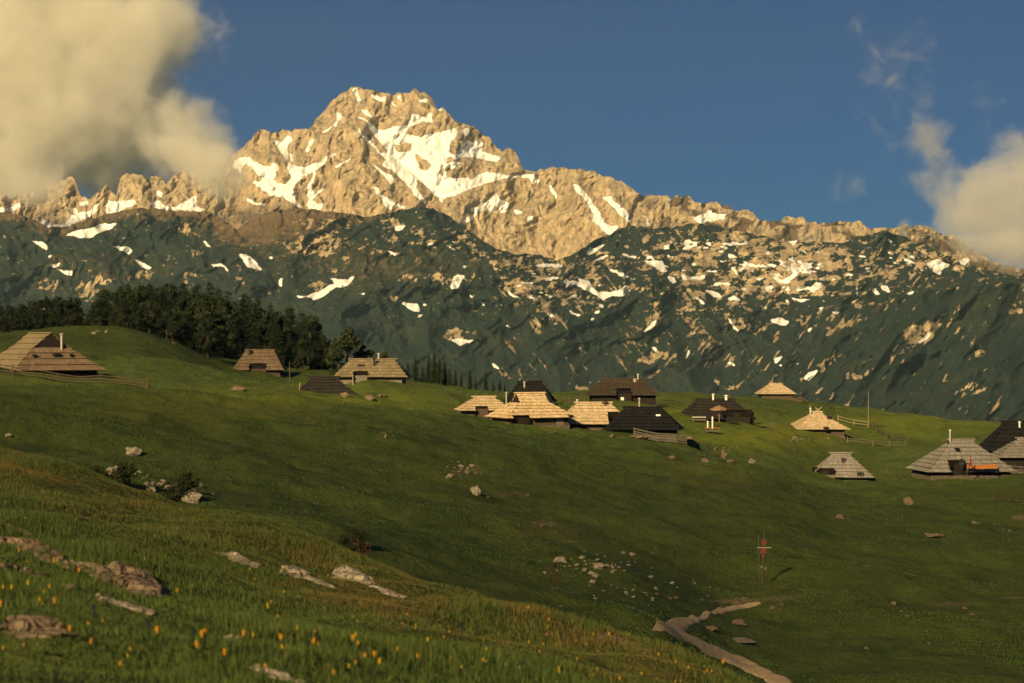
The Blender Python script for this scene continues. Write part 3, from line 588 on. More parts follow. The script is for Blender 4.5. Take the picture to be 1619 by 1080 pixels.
    m = MB(); m.box((0, 0, -base / 2), (2 * ia + .2, 2 * ib + .2, base)); m.build('footing', M_STONE, t0)
    # porches behind the cut-out pieces of roof: a dark recess with a back wall and posts
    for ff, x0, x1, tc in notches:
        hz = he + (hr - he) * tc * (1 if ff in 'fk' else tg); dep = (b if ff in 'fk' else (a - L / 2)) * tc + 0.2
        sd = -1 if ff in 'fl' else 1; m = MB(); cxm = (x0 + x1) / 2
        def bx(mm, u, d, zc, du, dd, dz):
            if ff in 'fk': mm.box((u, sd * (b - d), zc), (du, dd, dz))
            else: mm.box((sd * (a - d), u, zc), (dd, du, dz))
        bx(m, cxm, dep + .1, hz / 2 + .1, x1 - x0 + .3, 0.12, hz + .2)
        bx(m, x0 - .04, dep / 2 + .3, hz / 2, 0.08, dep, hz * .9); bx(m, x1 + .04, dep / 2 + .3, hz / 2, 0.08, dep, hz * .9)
        m.build('porch', P_SHADE, t0)
        d = MB(); dw = min(0.9, (x1 - x0) * .4); bx(d, cxm + dw * .2, dep + .02, min(1.8, hz * .85) / 2, dw, 0.06, min(1.8, hz * .85)); d.build('door', P_DARK, t0)
    for ff, u, t, w, h in windows:            # small hatches standing out of the roof like dormers
        p = R.long(-1 if ff == 'f' else 1, u, t) if ff in 'fk' else R.hip(-1 if ff == 'l' else 1, u, t)
        nrm = Vector((0, -1 if ff == 'f' else 1, 0)) if ff in 'fk' else Vector((-1 if ff == 'l' else 1, 0, 0))
        m = MB(); c = p + nrm * 0.12 + Vector((0, 0, h / 2)); sz = (w, 0.7, h) if ff in 'fk' else (0.7, w, h)
        m.box(c, sz); wo = m.build('window', wall, t0)
        m = MB(); c2 = c + nrm * 0.365; sz2 = (w * .78, 0.03, h * .72) if ff in 'fk' else (0.03, w * .78, h * .72); m.box(c2, sz2); m.build('pane', M_GLASS if h > .5 else M_HOLE, wo)
    for ff, u, w, h, mt in doors:             # doors and panels in the wall under the eave
        m = MB(); sd = -1 if ff in 'fl' else 1
        if ff in 'fk': m.box((u, sd * (ib + .05), h / 2), (w, 0.08, h))
        else: m.box((sd * (ia + .05), u, h / 2), (0.08, w, h))
        m.build('door', mt, t0)
    for ff, u, t, w, h, mt in skylights:
        p0, p1 = (R.long(-1 if ff == 'f' else 1, u - w/2, t), R.long(-1 if ff == 'f' else 1, u + w/2, t)) if ff in 'fk' else (R.hip(-1 if ff == 'l' else 1, u - w/2, t), R.hip(-1 if ff == 'l' else 1, u + w/2, t))
        tt = t + h / sl
        p3, p2 = (R.long(-1 if ff == 'f' else 1, u - w/2, tt), R.long(-1 if ff == 'f' else 1, u + w/2, tt)) if ff in 'fk' else (R.hip(-1 if ff == 'l' else 1, u - w/2, tt), R.hip(-1 if ff == 'l' else 1, u + w/2, tt))
        nr = (p1 - p0).cross(p3 - p0).normalized(); nr = nr if nr.z > 0 else -nr
        q = [v + nr * 0.2 for v in (p0, p1, p2, p3)]
        if (q[1] - q[0]).cross(q[3] - q[0]).z < 0: q = q[::-1]
        m = MB(); m.slab(q, 0.08); m.build('skylight', mt, t0)
    for ch in (chimney or ()):
        x, y, h, r, mt, cap = ch; m = MB()
        zz = hr - (hr - he) * abs(y) / b if abs(x) <= L / 2 + .1 else he + (hr - he) * tg * (a - abs(x)) / max(.1, a - L / 2)
        zz = min(zz, hr)
        m.tube([(x, y, zz - .4), (x, y, zz + h)], r, 8)
        if cap: m.tube([(x, y, zz + h), (x, y, zz + h + .08), (x, y, zz + h + .16)], [r * 1.9, r * 1.7, r * .4], 8)
        m.build('chimney', mt, t0)
    if finial:
        m = MB(); m.tube([(-L/2, 0, hr), (-L/2 - .3, 0, hr + 1.1)], [.09, .05], 5); m.tube([(-L/2 + .3, 0, hr), (-L/2 + 1.6, 0, hr + .75)], [.1, .06], 5)
        m.tube([(-L/2 + 1.9, 0, hr - .3), (-L/2 + .5, 0, hr + .75)], [.1, .06], 5); m.build('ridge_horns', P_PALE, t0)
    return t0
def hut_at(px, D, dz=0.0): p = gpt(px, D); p.z += dz; return p
def zpy(py, D): return (CY - py) / F_ * D
def on(px, D, py): return Vector(((px - CX) / F_ * D, D, zpy(py, D)))
ch = lambda x, y, h, r=.13, mt=M_STEEL, cap=True: (x, y, h, r, mt, cap)

make_hut('large brown shingled hut with a dark triangular gable, behind the long rail fence', on(63, 244, 599), math.radians(-58), 7.6, 5.6, 1.0, 5.55, 8.2, .62, S_TAN, P_DARK, 7,
         chimney=[ch(4.45, 1.2, 1.9, .15)], windows=[('r', -2.6, .60, .35, .35), ('r', .2, .62, .9, .4), ('r', 2.0, .62, .35, .35)], base=2.0, hipmat=S_BROWN)
make_hut('small brown hut alone on the slope below the wood with a wide dark porch', on(411, 366, 593), 0.03, 4.7, 4.0, .85, 4.6, 5.2, .93, S_BROWN, P_BROWN, 6, notches=[('f', -1.6, 1.4, .27)], chimney=[ch(-1.7, -1.0, .8, .28, M_SOOT)], base=1.5)
make_hut('tan shingled hut right of the wood with a square dark entrance and grey walls', on(589, 292, 613), -.03, 5.4, 4.2, 1.5, 4.15, 6.7, .9, S_TAN, P_GREY, 6, notches=[('f', -2.4, -.4, .34)],
         chimney=[ch(.4, -1.6, 1.1, .16, M_SOOT), ch(.9, 0, .8, .14)], windows=[('f', -1.6, .62, .9, .35)], base=1.6)
make_hut('low black roofed hut with lichened rocks at its gable end', on(513, 272, 628), .12, 4.5, 3.2, .25, 2.75, 3.9, .8, S_DARK, P_DARK, 6, hipmat=S_UMBER, base=1.5, wall_in=.4)
make_hut('brightest sunlit hut with new pale yellow shingles and a long black chimney pipe', on(838, 259, 671), math.radians(24), 4.9, 3.7, .85, 4.05, 4.0, .62, S_NEW, P_BROWN, 8, notches=[('f', -4.0, -1.6, .12)],
         chimney=[ch(-3.2, .4, 2.1, .09)], windows=[('f', 4.0, .02, .5, .4)], base=1.5, doors=[('f', -2.2, 1.6, .9, P_DARK), ('f', 2.9, 1.0, .9, P_GREY)])
make_hut('sunlit shingle annex adjoining the brightest hut on its left', on(765, 268, 660), .16, 3.6, 3.0, .9, 2.75, 2.9, .85, S_PALE, P_BROWN, 6, notches=[('f', -1.5, .2, .22)], base=1.5, hipmat=S_PALE)
make_hut('tall black roofed hut half hidden behind the brightest hut', on(838, 302, 641), -.1, 3.8, 3.2, .5, 3.6, 3.5, .9, S_BLACK, P_DARK, 6, chimney=[ch(-.75, -1.0, .9, .14)], base=1.5)
make_hut('wide dark hut at the back of the village with a white window', on(984, 320, 640), .0, 5.9, 4.2, 1.5, 4.1, 6.9, .85, S_UMBER, P_DARK, 7, notches=[('f', -1.1, 1.2, .3)],
         chimney=[ch(2.0, -.6, .5, .3, P_PALE, False), ch(2.5, -.2, .9, .13)], base=1.5, doors=[('f', -.2, .5, 1.3, M_WHITE)])
make_hut('sunlit pale hut in the village with a dark corner porch and a stubby chimney', on(938, 264, 677), .12, 4.6, 3.6, .55, 3.35, 4.7, .9, S_PALE, P_BROWN, 7, notches=[('f', 1.6, 4.2, .52)],
         chimney=[ch(1.5, -.4, .35, .26, P_BROWN), ch(-2.1, .2, .5, .12)], base=1.2)
make_hut('black roofed hut in front of the village behind a plank fence', on(1017, 256, 686), -.12, 5.0, 3.9, .55, 3.4, 4.9, .9, S_BLACK, P_DARK, 7, skylights=[('f', 2.0, .58, .6, .35, M_WHITE)], base=1.5, chimney=[ch(-.5, 0, 1.1, .1)])
make_hut('dark umber hut with a deep black porch behind the faded parasol', on(1131, 300, 670), .13, 5.3, 4.2, .75, 3.7, 5.8, .88, S_DARK, P_DARK, 7, notches=[('f', .3, 4.9, .42)],
         chimney=[ch(-.4, -.3, .9, .14, M_WHITE), ch(1.6, -.3, .7, .2, M_WHITE)], base=1.6)
make_hut('small pale hut highest on the village skyline beside a low lean-to', on(1226, 418, 635), .0, 4.0, 3.6, 1.55, 3.75, 2.4, .95, S_PALE, P_BROWN, 6, base=2.0, chimney=[ch(.3, 0, .6, .16, M_SOOT)])
make_hut('pyramid shaped hut with horn-like boards crossed on top and stone walls', on(1291, 316, 689), .06, 4.5, 4.0, 1.05, 3.75, 1.5, .86, S_PALE, P_BROWN, 8, windows=[('f', 1.7, .62, .8, .5), ('f', .6, .02, .7, .5)], finial=True, chimney=[ch(-1.0, 0, 1.1, .13)], base=1.8)
make_hut('small grey hut alone on the lower slope with planks under a cut eave', on(1329, 262, 757), -.12, 4.1, 3.5, .3, 3.35, 2.6, .86, S_GREY, P_GREY, 8, notches=[('f', -3.6, -.9, .36)],
         windows=[('f', .25, .66, .5, .55), ('f', 2.3, .10, .8, .6)], base=1.8)
make_hut('grey shingled hut beside the orange canvas with a black doorway and thin pole chimney', on(1519, 261, 748.5), .13, 6.0, 4.6, .35, 4.4, 3.4, .86, S_GREY, P_DARK, 8, notches=[('f', -2.9, -.5, .32)], 
         chimney=[ch(-1.6, -.4, 1.6, .12)], windows=[('f', -1.1, .66, .5, .4)], base=2.0)
make_hut('brownish grey hut cut off by the picture edge, plank fence below its eave', on(1640, 276, 741), -.1, 6.0, 4.2, 1.6, 4.2, 5.6, .85, S_GREY, P_DARK, 7, base=2.0)
make_hut('black roofed hut at the right edge standing behind the grey huts', on(1622, 300, 722), .0, 6.4, 4.4, 1.0, 5.3, 7.2, .85, S_BLACK, P_DARK, 7, base=2.0, chimney=[ch(-1.2, -1.0, .9, .14, M_WHITE)])
# the long lean-to on the skyline hut
sh = thing('lean_to', on(1263, 417, 635), 0, 'low plank lean-to sloping down to the right of the skyline hut', 'shed')
m = MB(); m.slab([Vector((-2.4, -2.2, 1.5)), Vector((1.6, -2.2, .25)), Vector((1.6, 2.0, .4)), Vector((-2.4, 2.0, 1.9))], .12, [(0, 0), (4, 0), (4, 4), (0, 4)]); m.build('roof', S_TAN, sh)
m = MB(); m.box((-.9, 0, .2), (2.8, 3.6, 1.6)); m.build('wall', P_BROWN, sh)

# ------------------------------------------------------------------ fences, poles and village things
def fence(label, pts, h=1.0, rails=2, mat=P_GREY, step=2.6, rr=.06, dz=0.0):
    """pts: (px, D, py or None) along the fence line"""
    P = [on(p[0], p[1], p[2]) if len(p) > 2 else gpt(p[0], p[1]) for p in pts]
    root = thing('rail_fence', P[0], 0, label, 'fence')
    seg = []
    for a, b in zip(P, P[1:]):
        n = max(1, int((b - a).length / step)); seg += [a + (b - a) * k / n for k in range(n)]
    seg.append(P[-1])
    if len(P[0]) and all(len(p) == 2 for p in pts): seg = [Vector((q.x, q.y, zxy(q.x, q.y))) for q in seg]
    for q in seg:
        m = MB(); l = q - P[0]; j = random.uniform(-.06, .06); m.tube([l + Vector((0, 0, -.7)), l + Vector((j, j, h + .1))], [.075, .06], 5); m.build('post', mat, root)
    for r in range(rails):
        m = MB(); z = h * (r + .75) / rails
        m.tube([q - P[0] + Vector((0, -.08, z + random.uniform(-.05, .05))) for q in seg], rr, 5); m.build('rail', mat, root)
    return root
fence('long grey rail fence crossing the slope below the large brown hut', [(-60, 240), (20, 232), (90, 226), (160, 222), (236, 218)], .95, 3, P_BROWN)
fence('weathered rail fence at the back of the village left of the wide dark hut', [(868, 310), (900, 308), (926, 306)], 1.0, 2, P_BROWN)
fence('low rail fence right of the wide dark hut', [(1040, 330), (1080, 335)], .9, 2, P_BROWN)
fence('grey plank fence in front of the black roofed village hut', [(1002, 248), (1040, 249), (1085, 251)], 1.15, 4, P_GREY, 1.2, .09)
fence('pale rail fence behind and right of the pyramid shaped hut', [(1325, 345), (1350, 346), (1372, 347)], 1.0, 2, P_PALE)
fence('brownish rail fence sloping down from the tall wooden pole', [(1374, 346), (1392, 336), (1408, 326), (1436, 322)], 1.0, 2, P_BROWN)
fence('low rail fence right of the dark umber hut', [(1180, 300), (1200, 301), (1224, 303)], .9, 2, P_GREY)
fence('plank rail enclosure standing in the grass right of the pyramid shaped hut', [(1340, 306), (1380, 308), (1432, 312)], .9, 2, P_GREY)
fence('rail fence along the yard of the huts at the right edge', [(1544, 262), (1580, 262), (1630, 264)], 1.2, 3, P_GREY, 1.6, .1)
fence('small grey wicket fence far right below the huts', [(1570, 215), (1595, 216), (1640, 218)], .8, 3, P_BROWN, 1.0, .035)
def pole(name, label, px, D, h, r=.09, mat=P_PALE, lean=0.0, py=None):
    m = MB(); m.tube([(0, 0, -.5), (lean, 0, h)], [r, r * .7], 6); o = m.build(name, mat)
    o.location = gpt(px, D) if py is None else on(px, D, py); return tag(o, label, 'pole')
pole('wooden_pole', 'tall thin wooden pole standing by the fence right of the pyramid shaped hut', 1373, 345, 6.3, .1, P_GREY)
pole('fence_pole', 'pale leaning post at the left of the low black roofed hut', 472, 268, 1.9, .07, P_PALE, .2)
pole('washing_pole', 'thin pale post beside the tan shingled hut entrance', 558, 285, 1.5, .08, P_PALE)
pole('thin_mast', 'thin mast on the grass between the small brown hut and the tan hut', 458, 340, 3.6, .06, P_GREY)

# garden table, parasol, benches by the umber hut
M_ORANGE = plain('orange_canvas', (0.42, 0.145, 0.032), .8, .15)
par = thing('parasol', gpt(1137, 290), 0, 'faded orange garden parasol in front of the dark umber hut', 'parasol')
m = MB(); R8 = [Vector((1.3 * math.cos(k * math.pi / 4), 1.3 * math.sin(k * math.pi / 4), 1.95 - .05 * (k % 2))) for k in range(8)]
for k in range(8): m.poly([R8[k], R8[(k + 1) % 8], Vector((0, 0, 2.45))])
for k in range(8): m.poly([R8[k], R8[k] - Vector((0, 0, .18)), R8[(k + 1) % 8] - Vector((0, 0, .18)), R8[(k + 1) % 8]])
m.build('canopy', plain('faded_canvas', (0.24, 0.145, 0.075), .85, .2), par)
m = MB(); m.tube([(0, 0, -.4), (0, 0, 2.5)], .04, 6); m.build('pole', P_PALE, par)
def bench(label, px, D, rz, top):
    t = thing('garden_table', gpt(px, D), rz, label, 'table'); m = MB(); m.box((0, 0, .74), (2.0, .8, .07)); m.build('tabletop', top, t)
    for sx in (-1, 1):
        m = MB(); m.tube([(sx * .75, -.35, 0), (sx * .75, .2, .72)], .045, 5); m.tube([(sx * .75, .35, 0), (sx * .75, -.2, .72)], .045, 5); m.build('leg', P_GREY, t)
    for sy in (-1, 1):
        m = MB(); m.box((0, sy * .72, .43), (2.0, .28, .06)); m.box((0, sy * .45, .3), (1.6, .6, .05)); m.build('bench_seat', P_GREY, t)
bench('orange topped picnic table on the grass below the parasol', 1126, 276, .1, M_ORANGE)
bench('white picnic table beside the wall of the umber hut', 1105, 288, .0, M_WHITE)
for lab, px, D, h in (('white topped post at the gate left of the picnic tables', 1126.5, 281, 1.6), ('short white post beside the orange topped picnic table', 1119, 281, .9)):
    m = MB(); m.tube([(0, 0, -.3), (0, 0, h)], .11, 8); m.tube([(0, 0, h), (0, 0, h + .12)], [.17, .06], 8); o = m.build('gate_post', M_WHITE); o.location = gpt(px, D); tag(o, lab, 'post')

# awning and two hikers by the grey hut at the right
aw = thing('canvas_awning', on(1552, 256, 743), 0, 'bright orange canvas sheet stretched low beside the grey hut at the right', 'awning')
m = MB(); nn = 8
top = [Vector((-1.9 + 3.8 * k / nn, .1, .70 - .12 * math.sin(math.pi * k / nn) + .05 * k / nn)) for k in range(nn + 1)]; bot = [Vector((-2.0 + 3.9 * k / nn, -.55 - .08 * (k % 2), .18 + .05 * math.sin(k * 1.3))) for k in range(nn + 1)]
for k in range(nn):
    m.poly([bot[k], bot[k + 1], top[k + 1], top[k]]); m.poly([top[k], top[k + 1], top[k + 1] + Vector((0, .02, -.02)), top[k] + Vector((0, .02, -.02))])
m.build('canvas', M_ORANGE, aw)
for x in (-1.85, 1.9):
    m = MB(); m.tube([(x, .1, -.4), (x, .1, 1.05)], .035, 6); m.build('support_pole', P_GREY, aw)

def person(label, at, rz, top_col, leg_col, stride=.22, lean=0.0, arm=.25, skin=(0.45, 0.28, 0.19), hair=(0.03, 0.02, 0.015), s=1.0, pack=None):
    """one continuous skinned figure; jacket, trousers and hair are its clothing"""
    bm = bmesh.new(); J = {}
    pts = dict(pelvis=((0, 0, .93), (.135, .10)), waist=((0, lean * .1, 1.08), (.125, .09)), chest=((0, lean * .3, 1.30), (.155, .11)), base=((0, lean * .42, 1.45), (.075, .065)), neck=((0, lean * .5, 1.52), (.055, .055)), head=((0, lean * .6 - .01, 1.62), (.082, .098)), crown=((0, lean * .6, 1.70), (.066, .075)))
    for sx, nm in ((-1, 'l'), (1, 'r')):
        f = stride * sx
        pts.update({'hip' + nm: ((sx * .095, 0, .88), (.088, .09)), 'knee' + nm: ((sx * .10, -f * .55 - .02, .49), (.058, .062)), 'ankle' + nm: ((sx * .10, -f + .03, .09), (.040, .045)), 'toe' + nm: ((sx * .115, -f - .15, .045), (.042, .035)),
                    'sh' + nm: ((sx * .175, lean * .38, 1.40), (.062, .060)), 'el' + nm: ((sx * .235, lean * .3 + .04 + f * arm, 1.13), (.043, .043)), 'wr' + nm: ((sx * .225, lean * .3 - .12 + f * arm * 2, .90), (.032, .032)), 'hd' + nm: ((sx * .22, lean * .3 - .15 + f * arm * 2, .81), (.030, .038))})
    ed = [('pelvis','waist'),('waist','chest'),('chest','base'),('base','neck'),('neck','head'),('head','crown')]
    for nm in 'lr': ed += [('pelvis','hip'+nm),('hip'+nm,'knee'+nm),('knee'+nm,'ankle'+nm),('ankle'+nm,'toe'+nm),('chest','sh'+nm),('sh'+nm,'el'+nm),('el'+nm,'wr'+nm),('wr'+nm,'hd'+nm)]
    names = list(pts); me = bpy.data.meshes.new('person'); me.from_pydata([pts[n][0] for n in names], [(names.index(a), names.index(b)) for a, b in ed], [])
    o = bpy.data.objects.new('person', me); COL.objects.link(o)
    sk = o.modifiers.new('skin', 'SKIN')
    for k, n in enumerate(names): me.skin_vertices[0].data[k].radius = pts[n][1]; me.skin_vertices[0].data[k].use_root = (n == 'pelvis')
    su = o.modifiers.new('sub', 'SUBSURF'); su.levels = su.render_levels = 2
    dg = bpy.context.evaluated_depsgraph_get(); m2 = bpy.data.meshes.new_from_object(o.evaluated_get(dg)); o.modifiers.clear(); o.data = m2
    t = NT('figure', .85, .2); g = t.n('SeparateXYZ'); t.l(t.coord(), g.inputs[0]); zc, xc = g.outputs[2], g.outputs[0]
    c = t.mix(t.step(zc, .925, .935), leg_col, top_col); c = t.mix(t.step(zc, 1.50, 1.51), c, skin); c = t.mix(t.step(zc, .11, .10), c, (.03, .02, .015))
    arm_ = t.math('GREATER_THAN', t.math('ABSOLUTE', xc), .165); low = t.math('MULTIPLY', arm_, t.math('MULTIPLY', t.step(zc, .89, .875), t.step(zc, .70, .71)))
    sleeve = t.math('MULTIPLY', arm_, t.step(zc, .88, .89)); c = t.mix(sleeve, c, t.mix(t.step(zc, 1.5, 1.51), top_col, skin)); c = t.mix(low, c, skin)
    o.data.materials.clear(); o.data.materials.append(t.color(c))
    hy = lean * .6
    bmh = bmesh.new(); bmesh.ops.create_icosphere(bmh, subdivisions=3, radius=1.0)
    for v in bmh.verts: v.co = Vector((v.co.x * .093, v.co.y * .108 + hy + .018, v.co.z * .10 + 1.685 + (.01 if v.co.y < 0 else -.02 * v.co.y)))
    bmesh.ops.delete(bmh, geom=[v for v in bmh.verts if v.co.z < 1.60 or (v.co.y < hy - .06 and v.co.z < 1.70)], context='VERTS')
    hm = bpy.data.meshes.new('hair'); bmh.to_mesh(hm); bmh.free(); hm.materials.append(plain('hair', hair)); ho = bpy.data.objects.new('hair', hm); COL.objects.link(ho); ho.parent = o
    fm = MB()
    fm.tube([(0, hy - .085, 1.645), (0, hy - .118, 1.61), (0, hy - .09, 1.60)], [.010, .017, .012], 6)
    fm.build('nose', NT('skin', .6).color(skin), o)
    for sx in (-1, 1):
        fm = MB(); fm.tube([(sx * .085, hy, 1.64), (sx * .098, hy + .01, 1.62), (sx * .088, hy, 1.595)], [.012, .018, .008], 6); fm.build('ear', NT('skin', .6).color(skin), o)
        # hands: four unequal fingers and a thumb
        hx, hy2, hz = pts['hd' + ('l' if sx < 0 else 'r')][0]
        fm = MB()
        for k, ln in enumerate((.062, .074, .070, .052)):
            yy = hy2 - .028 + k * .018; fm.tube([(hx, yy, hz - .005), (hx - sx * .006, yy - .004, hz - .03 - ln * .4), (hx - sx * .022, yy - .008, hz - .03 - ln)], [.0095, .009, .007], 6)
        fm.tube([(hx - sx * .01, hy2 - .035, hz + .03), (hx - sx * .02, hy2 - .062, hz), (hx - sx * .024, hy2 - .066, hz - .028)], [.011, .010, .008], 6)
        fm.build('fingers', NT('skin', .6).color(skin), o)
    if pack:
        pm = MB(); pm.box((0, lean * .3 + .20, 1.24), (.30, .17, .46)); pm.box((0, lean * .3 + .30, 1.14), (.22, .07, .2)); pm.build('jacket_hood', pack, o)
    o.location = at; o.rotation_euler = (0, 0, rz); o.scale = (s, s, s)
    return tag(o, label, 'person')
person('person in a red jacket and dark trousers walking beside the orange canvas sheet', on(1534.5, 254, 743.5), .9, (0.42, 0.028, 0.022), (0.02, 0.018, 0.02), .24, -.04)
person('person in black clothes standing at the doorway end of the orange canvas', on(1520.5, 256, 743), -.4, (0.03, 0.028, 0.026), (0.03, 0.03, 0.035), .06)

# ------------------------------------------------------------------ trail signpost
sp = thing('signpost', ghit(1207, 921, 70), .05, 'slim wooden trail signpost with red boards standing in the pasture', 'signpost')
m = MB(); m.tube([(-.10, 0, -.5), (-.03, 0, 1.2), (0, 0, 2.35)], [.075, .06, .05], 7); m.build('post', P_BROWN, sp)
M_RED = plain('red_paint', (0.19, 0.04, 0.025), .7, .25)
m = MB(); m.tube([(0, 0, 2.3), (.05, 0, 3.35)], .018, 6); m.build('finial_rod', P_GREY, sp)
for z, w, h, mt, x in ((2.62, .30, .34, M_RED, .02), (2.27, .92, .07, P_PALE, .02), (2.05, .40, .30, M_RED, 0), (1.72, .16, .14, M_RED, -.02), (1.45, .14, .12, P_BROWN, -.03)):
    m = MB(); m.box((x, -.07, z), (w, .03, h)); m.build('board', mt, sp)
for x, z in ((-.13, 1.02), (.10, .92)):
    m = MB(); m.box((x, -.09, z), (.17, .06, .15)); m.build('marker_plate', P_GREY, sp)
m = MB(); m.tube([(-.28, -.02, 0), (-.32, 0, 3.1)], .012, 5); m.build('guy_rod', P_GREY, sp)
# ------------------------------------------------------------------ trees
def leafmat(name, a, b, scale=0.8, trans=0.0):
    t = NT(name, 0.8, 0.15); n = t.noise(scale, 3, 0.6); t.color(t.ramp(n, [(0.3, a), (0.7, b)])); return t.m
L_SPRUCE = leafmat('spruce_needles', (0.010, 0.020, 0.010), (0.034, 0.050, 0.018), 1.2)
L_SPRUCE2 = leafmat('young_spruce_needles', (0.020, 0.034, 0.014), (0.055, 0.072, 0.022), 1.2)
L_BEECH = leafmat('beech_leaves', (0.022, 0.032, 0.010), (0.055, 0.064, 0.020), 0.7)
L_LARCH = leafmat('larch_needles', (0.020, 0.030, 0.012), (0.046, 0.056, 0.021), 0.8)
L_BUSH = leafmat('bush_leaves', (0.012, 0.020, 0.008), (0.040, 0.048, 0.018), 2.0)
L_RED = leafmat('reddish_twigs', (0.06, 0.03, 0.02), (0.11, 0.055, 0.03), 2.0)
M_BARK = plain('bark', (0.07, 0.05, 0.035), .95, .4, 6.0)
def conifer(seed, h=10.0, rad=2.2, needles=None, sparse=0.0):
    """trunk plus whorls of drooping boughs, each bough a spray of small needle-covered twigs"""
    r = np.random.default_rng(seed); co, fa = [], []
    z = h * 0.05 + .2
    while z < h * 0.985:
        f = z / h; R = rad * (1 - f) ** 0.85 * (0.8 + 0.4 * r.random()) + 0.10; nb = max(4, int(8 * (1 - f) + 4)); ph = r.random() * 6.28
        for k in range(nb):
            if r.random() < sparse: continue
            a = ph + 6.283 * k / nb + r.normal(0, .3); Rb = R * (0.45 + 0.72 * r.random()); drop = Rb * (0.15 + 0.5 * r.random())
            d = np.array([math.cos(a), math.sin(a), 0]); s = np.array([-d[1], d[0], 0])
            ns = max(2, int(Rb / 0.34))
            for q in range(ns):
                u = (q + .6) / ns; c = d * Rb * u + np.array([0, 0, z - drop * u + 0.10 * u * u * Rb]); w = Rb * 0.34 * (1.15 - u) + .12
                for sd in (-1, 1):
                    e = c + s * sd * w * (0.7 + .6 * r.random()) + d * 0.22 + np.array([0, 0, -w * (.35 + .4 * r.random())])
                    i = len(co); t = 0.10 + .08 * r.random()
                    co += [c - d * t + np.array([0, 0, .07]), e - d * t * .6, e + d * t, c + d * t * 1.6]; fa.append((i, i + 1, i + 2, i + 3))
        z += h * 0.016 + 0.12 * r.random() ** 1.5
    for k in range(5):                                   # leader shoot
        i = len(co); a = k * 1.26; w = .09; z0 = h * .93
        co += [np.array([0, 0, h * 1.01]), np.array([w * math.cos(a), w * math.sin(a), z0]), np.array([w * math.cos(a + 1.3), w * math.sin(a + 1.3), z0]), np.array([0, 0, h])]; fa.append((i, i + 1, i + 2, i + 3))
    return np.array(co), np.array(fa)
def broadleaf(seed, h=9.0, rad=3.0, n=1500, low=0.18, leaf=.24):
    """leaf clumps gathered on uneven lobes spread through the crown"""
    r = np.random.default_rng(seed); nl = 16
    th = r.random(nl) * 6.283; zz = low + (1 - low) * r.random(nl) ** .8; rr = rad * np.sqrt(np.clip(1 - ((zz - .5) / .58) ** 2, .05, 1)) * (.35 + .6 * r.random(nl))
    lob = np.stack([np.cos(th) * rr, np.sin(th) * rr, zz * h * .92], 1); lr = rad * (.22 + .22 * r.random(nl))
    k = r.integers(0, nl, n); v = r.normal(size=(n, 3)); v /= np.linalg.norm(v, axis=1)[:, None]; rad_ = lr[k] * (.55 + .5 * r.random(n))
    c = lob[k] + v * rad_[:, None] * np.array([1, 1, .8]); c[:, 2] = np.maximum(c[:, 2], h * .08)
    a = r.normal(size=(n, 3)); a /= np.linalg.norm(a, axis=1)[:, None]; b = np.cross(a, v + .3 * r.normal(size=(n, 3))); b /= np.linalg.norm(b, axis=1)[:, None]
    sz = leaf * (.6 + .8 * r.random(n))[:, None]
    co = np.stack([c - a * sz, c - b * sz * .7, c + a * sz, c + b * sz * .7], 1).reshape(-1, 3)
    return co, np.arange(4 * n).reshape(-1, 4), lob
def proto_conifer(name, label, seed, h, rad, mat, sparse=0.0, group=None):
    t = thing(name, (0, 0, 0), 0, label, 'tree', group); co, fa = conifer(seed, h, rad, sparse=sparse)
    mesh_obj('crown', co, fa, mat, t, smooth_=False)
    m = MB(); m.tube([(0, 0, -1.0), (0, 0, h * .3), (0, 0, h * .95)], [h * .022, h * .015, .02], 7); m.build('trunk', M_BARK, t); return t
def proto_leafy(name, label, seed, h, rad, mat, n=1500, group=None, leaf=.24, cat='tree', low=.18):
    t = thing(name, (0, 0, 0), 0, label, cat, group); co, fa, lob = broadleaf(seed, h, rad, n, low, leaf); mesh_obj('crown', co, fa, mat, t, smooth_=False)
    m = MB(); m.tube([(0, 0, -.8), (.1, 0, h * .3), (0, .1, h * .7)], [h * .025, h * .018, h * .006], 7)
    for p in lob[:7]: m.tube([(.08, 0, h * .22), (p[0] * .5, p[1] * .5, (h * .3 + p[2]) / 2), tuple(p)], [h * .012, h * .008, .012], 5)
    m.build('trunk', M_BARK, t); return t
WOOD = 'trees of the wood on the left hill'
LAB_S = 'dark spruce standing among others in the wood on the left hill'
LAB_B = 'olive green leafy tree at the lower edge of the wood on the left hill'
L_DARKB = leafmat('dark_leaves', (0.012, 0.020, 0.009), (0.032, 0.042, 0.016), 0.7)
LAB_D = 'dark rounded tree among the spruces of the wood on the left hill'
drks = [proto_leafy('dark_tree', LAB_D, 230 + k, 9, 3.2, L_DARKB, 1900, WOOD, .26, 'tree', .08) for k in range(3)]
sprs = [proto_conifer('spruce_tree', LAB_S, 100 + k, 10, 2.0 + .25 * k, L_SPRUCE, 0.05, WOOD) for k in range(4)]
bees = [proto_leafy('beech_tree', LAB_B, 200 + k, 9, 3.4, L_BEECH, 1500, WOOD) for k in range(2)]
used = set()
def place(proto, p, s, label=None, group=None):
    rz = random.uniform(0, 6.28)
    if proto.name not in used:
        used.add(proto.name); proto.location = p; proto.rotation_euler = (0, 0, rz); proto.scale = s if hasattr(s, '__len__') else (s, s, s)
        if label: proto['label'] = label
        if group: proto['group'] = group
        return proto
    return dup(proto, p, rz, s, label, group)
OUT = line("-140 480 -60 474 0 480 22 482 50 470 82 462 110 466 124 480 131 492 150 472 172 456 200 449 232 444 262 446 300 447 342 448 370 462 400 470 430 481 462 488 492 492 505 512 520 530 540 545 556 560")
BASE = line("-140 540 0 537 120 532 200 520 300 533 380 556 420 568 470 575 560 582")
k = 0
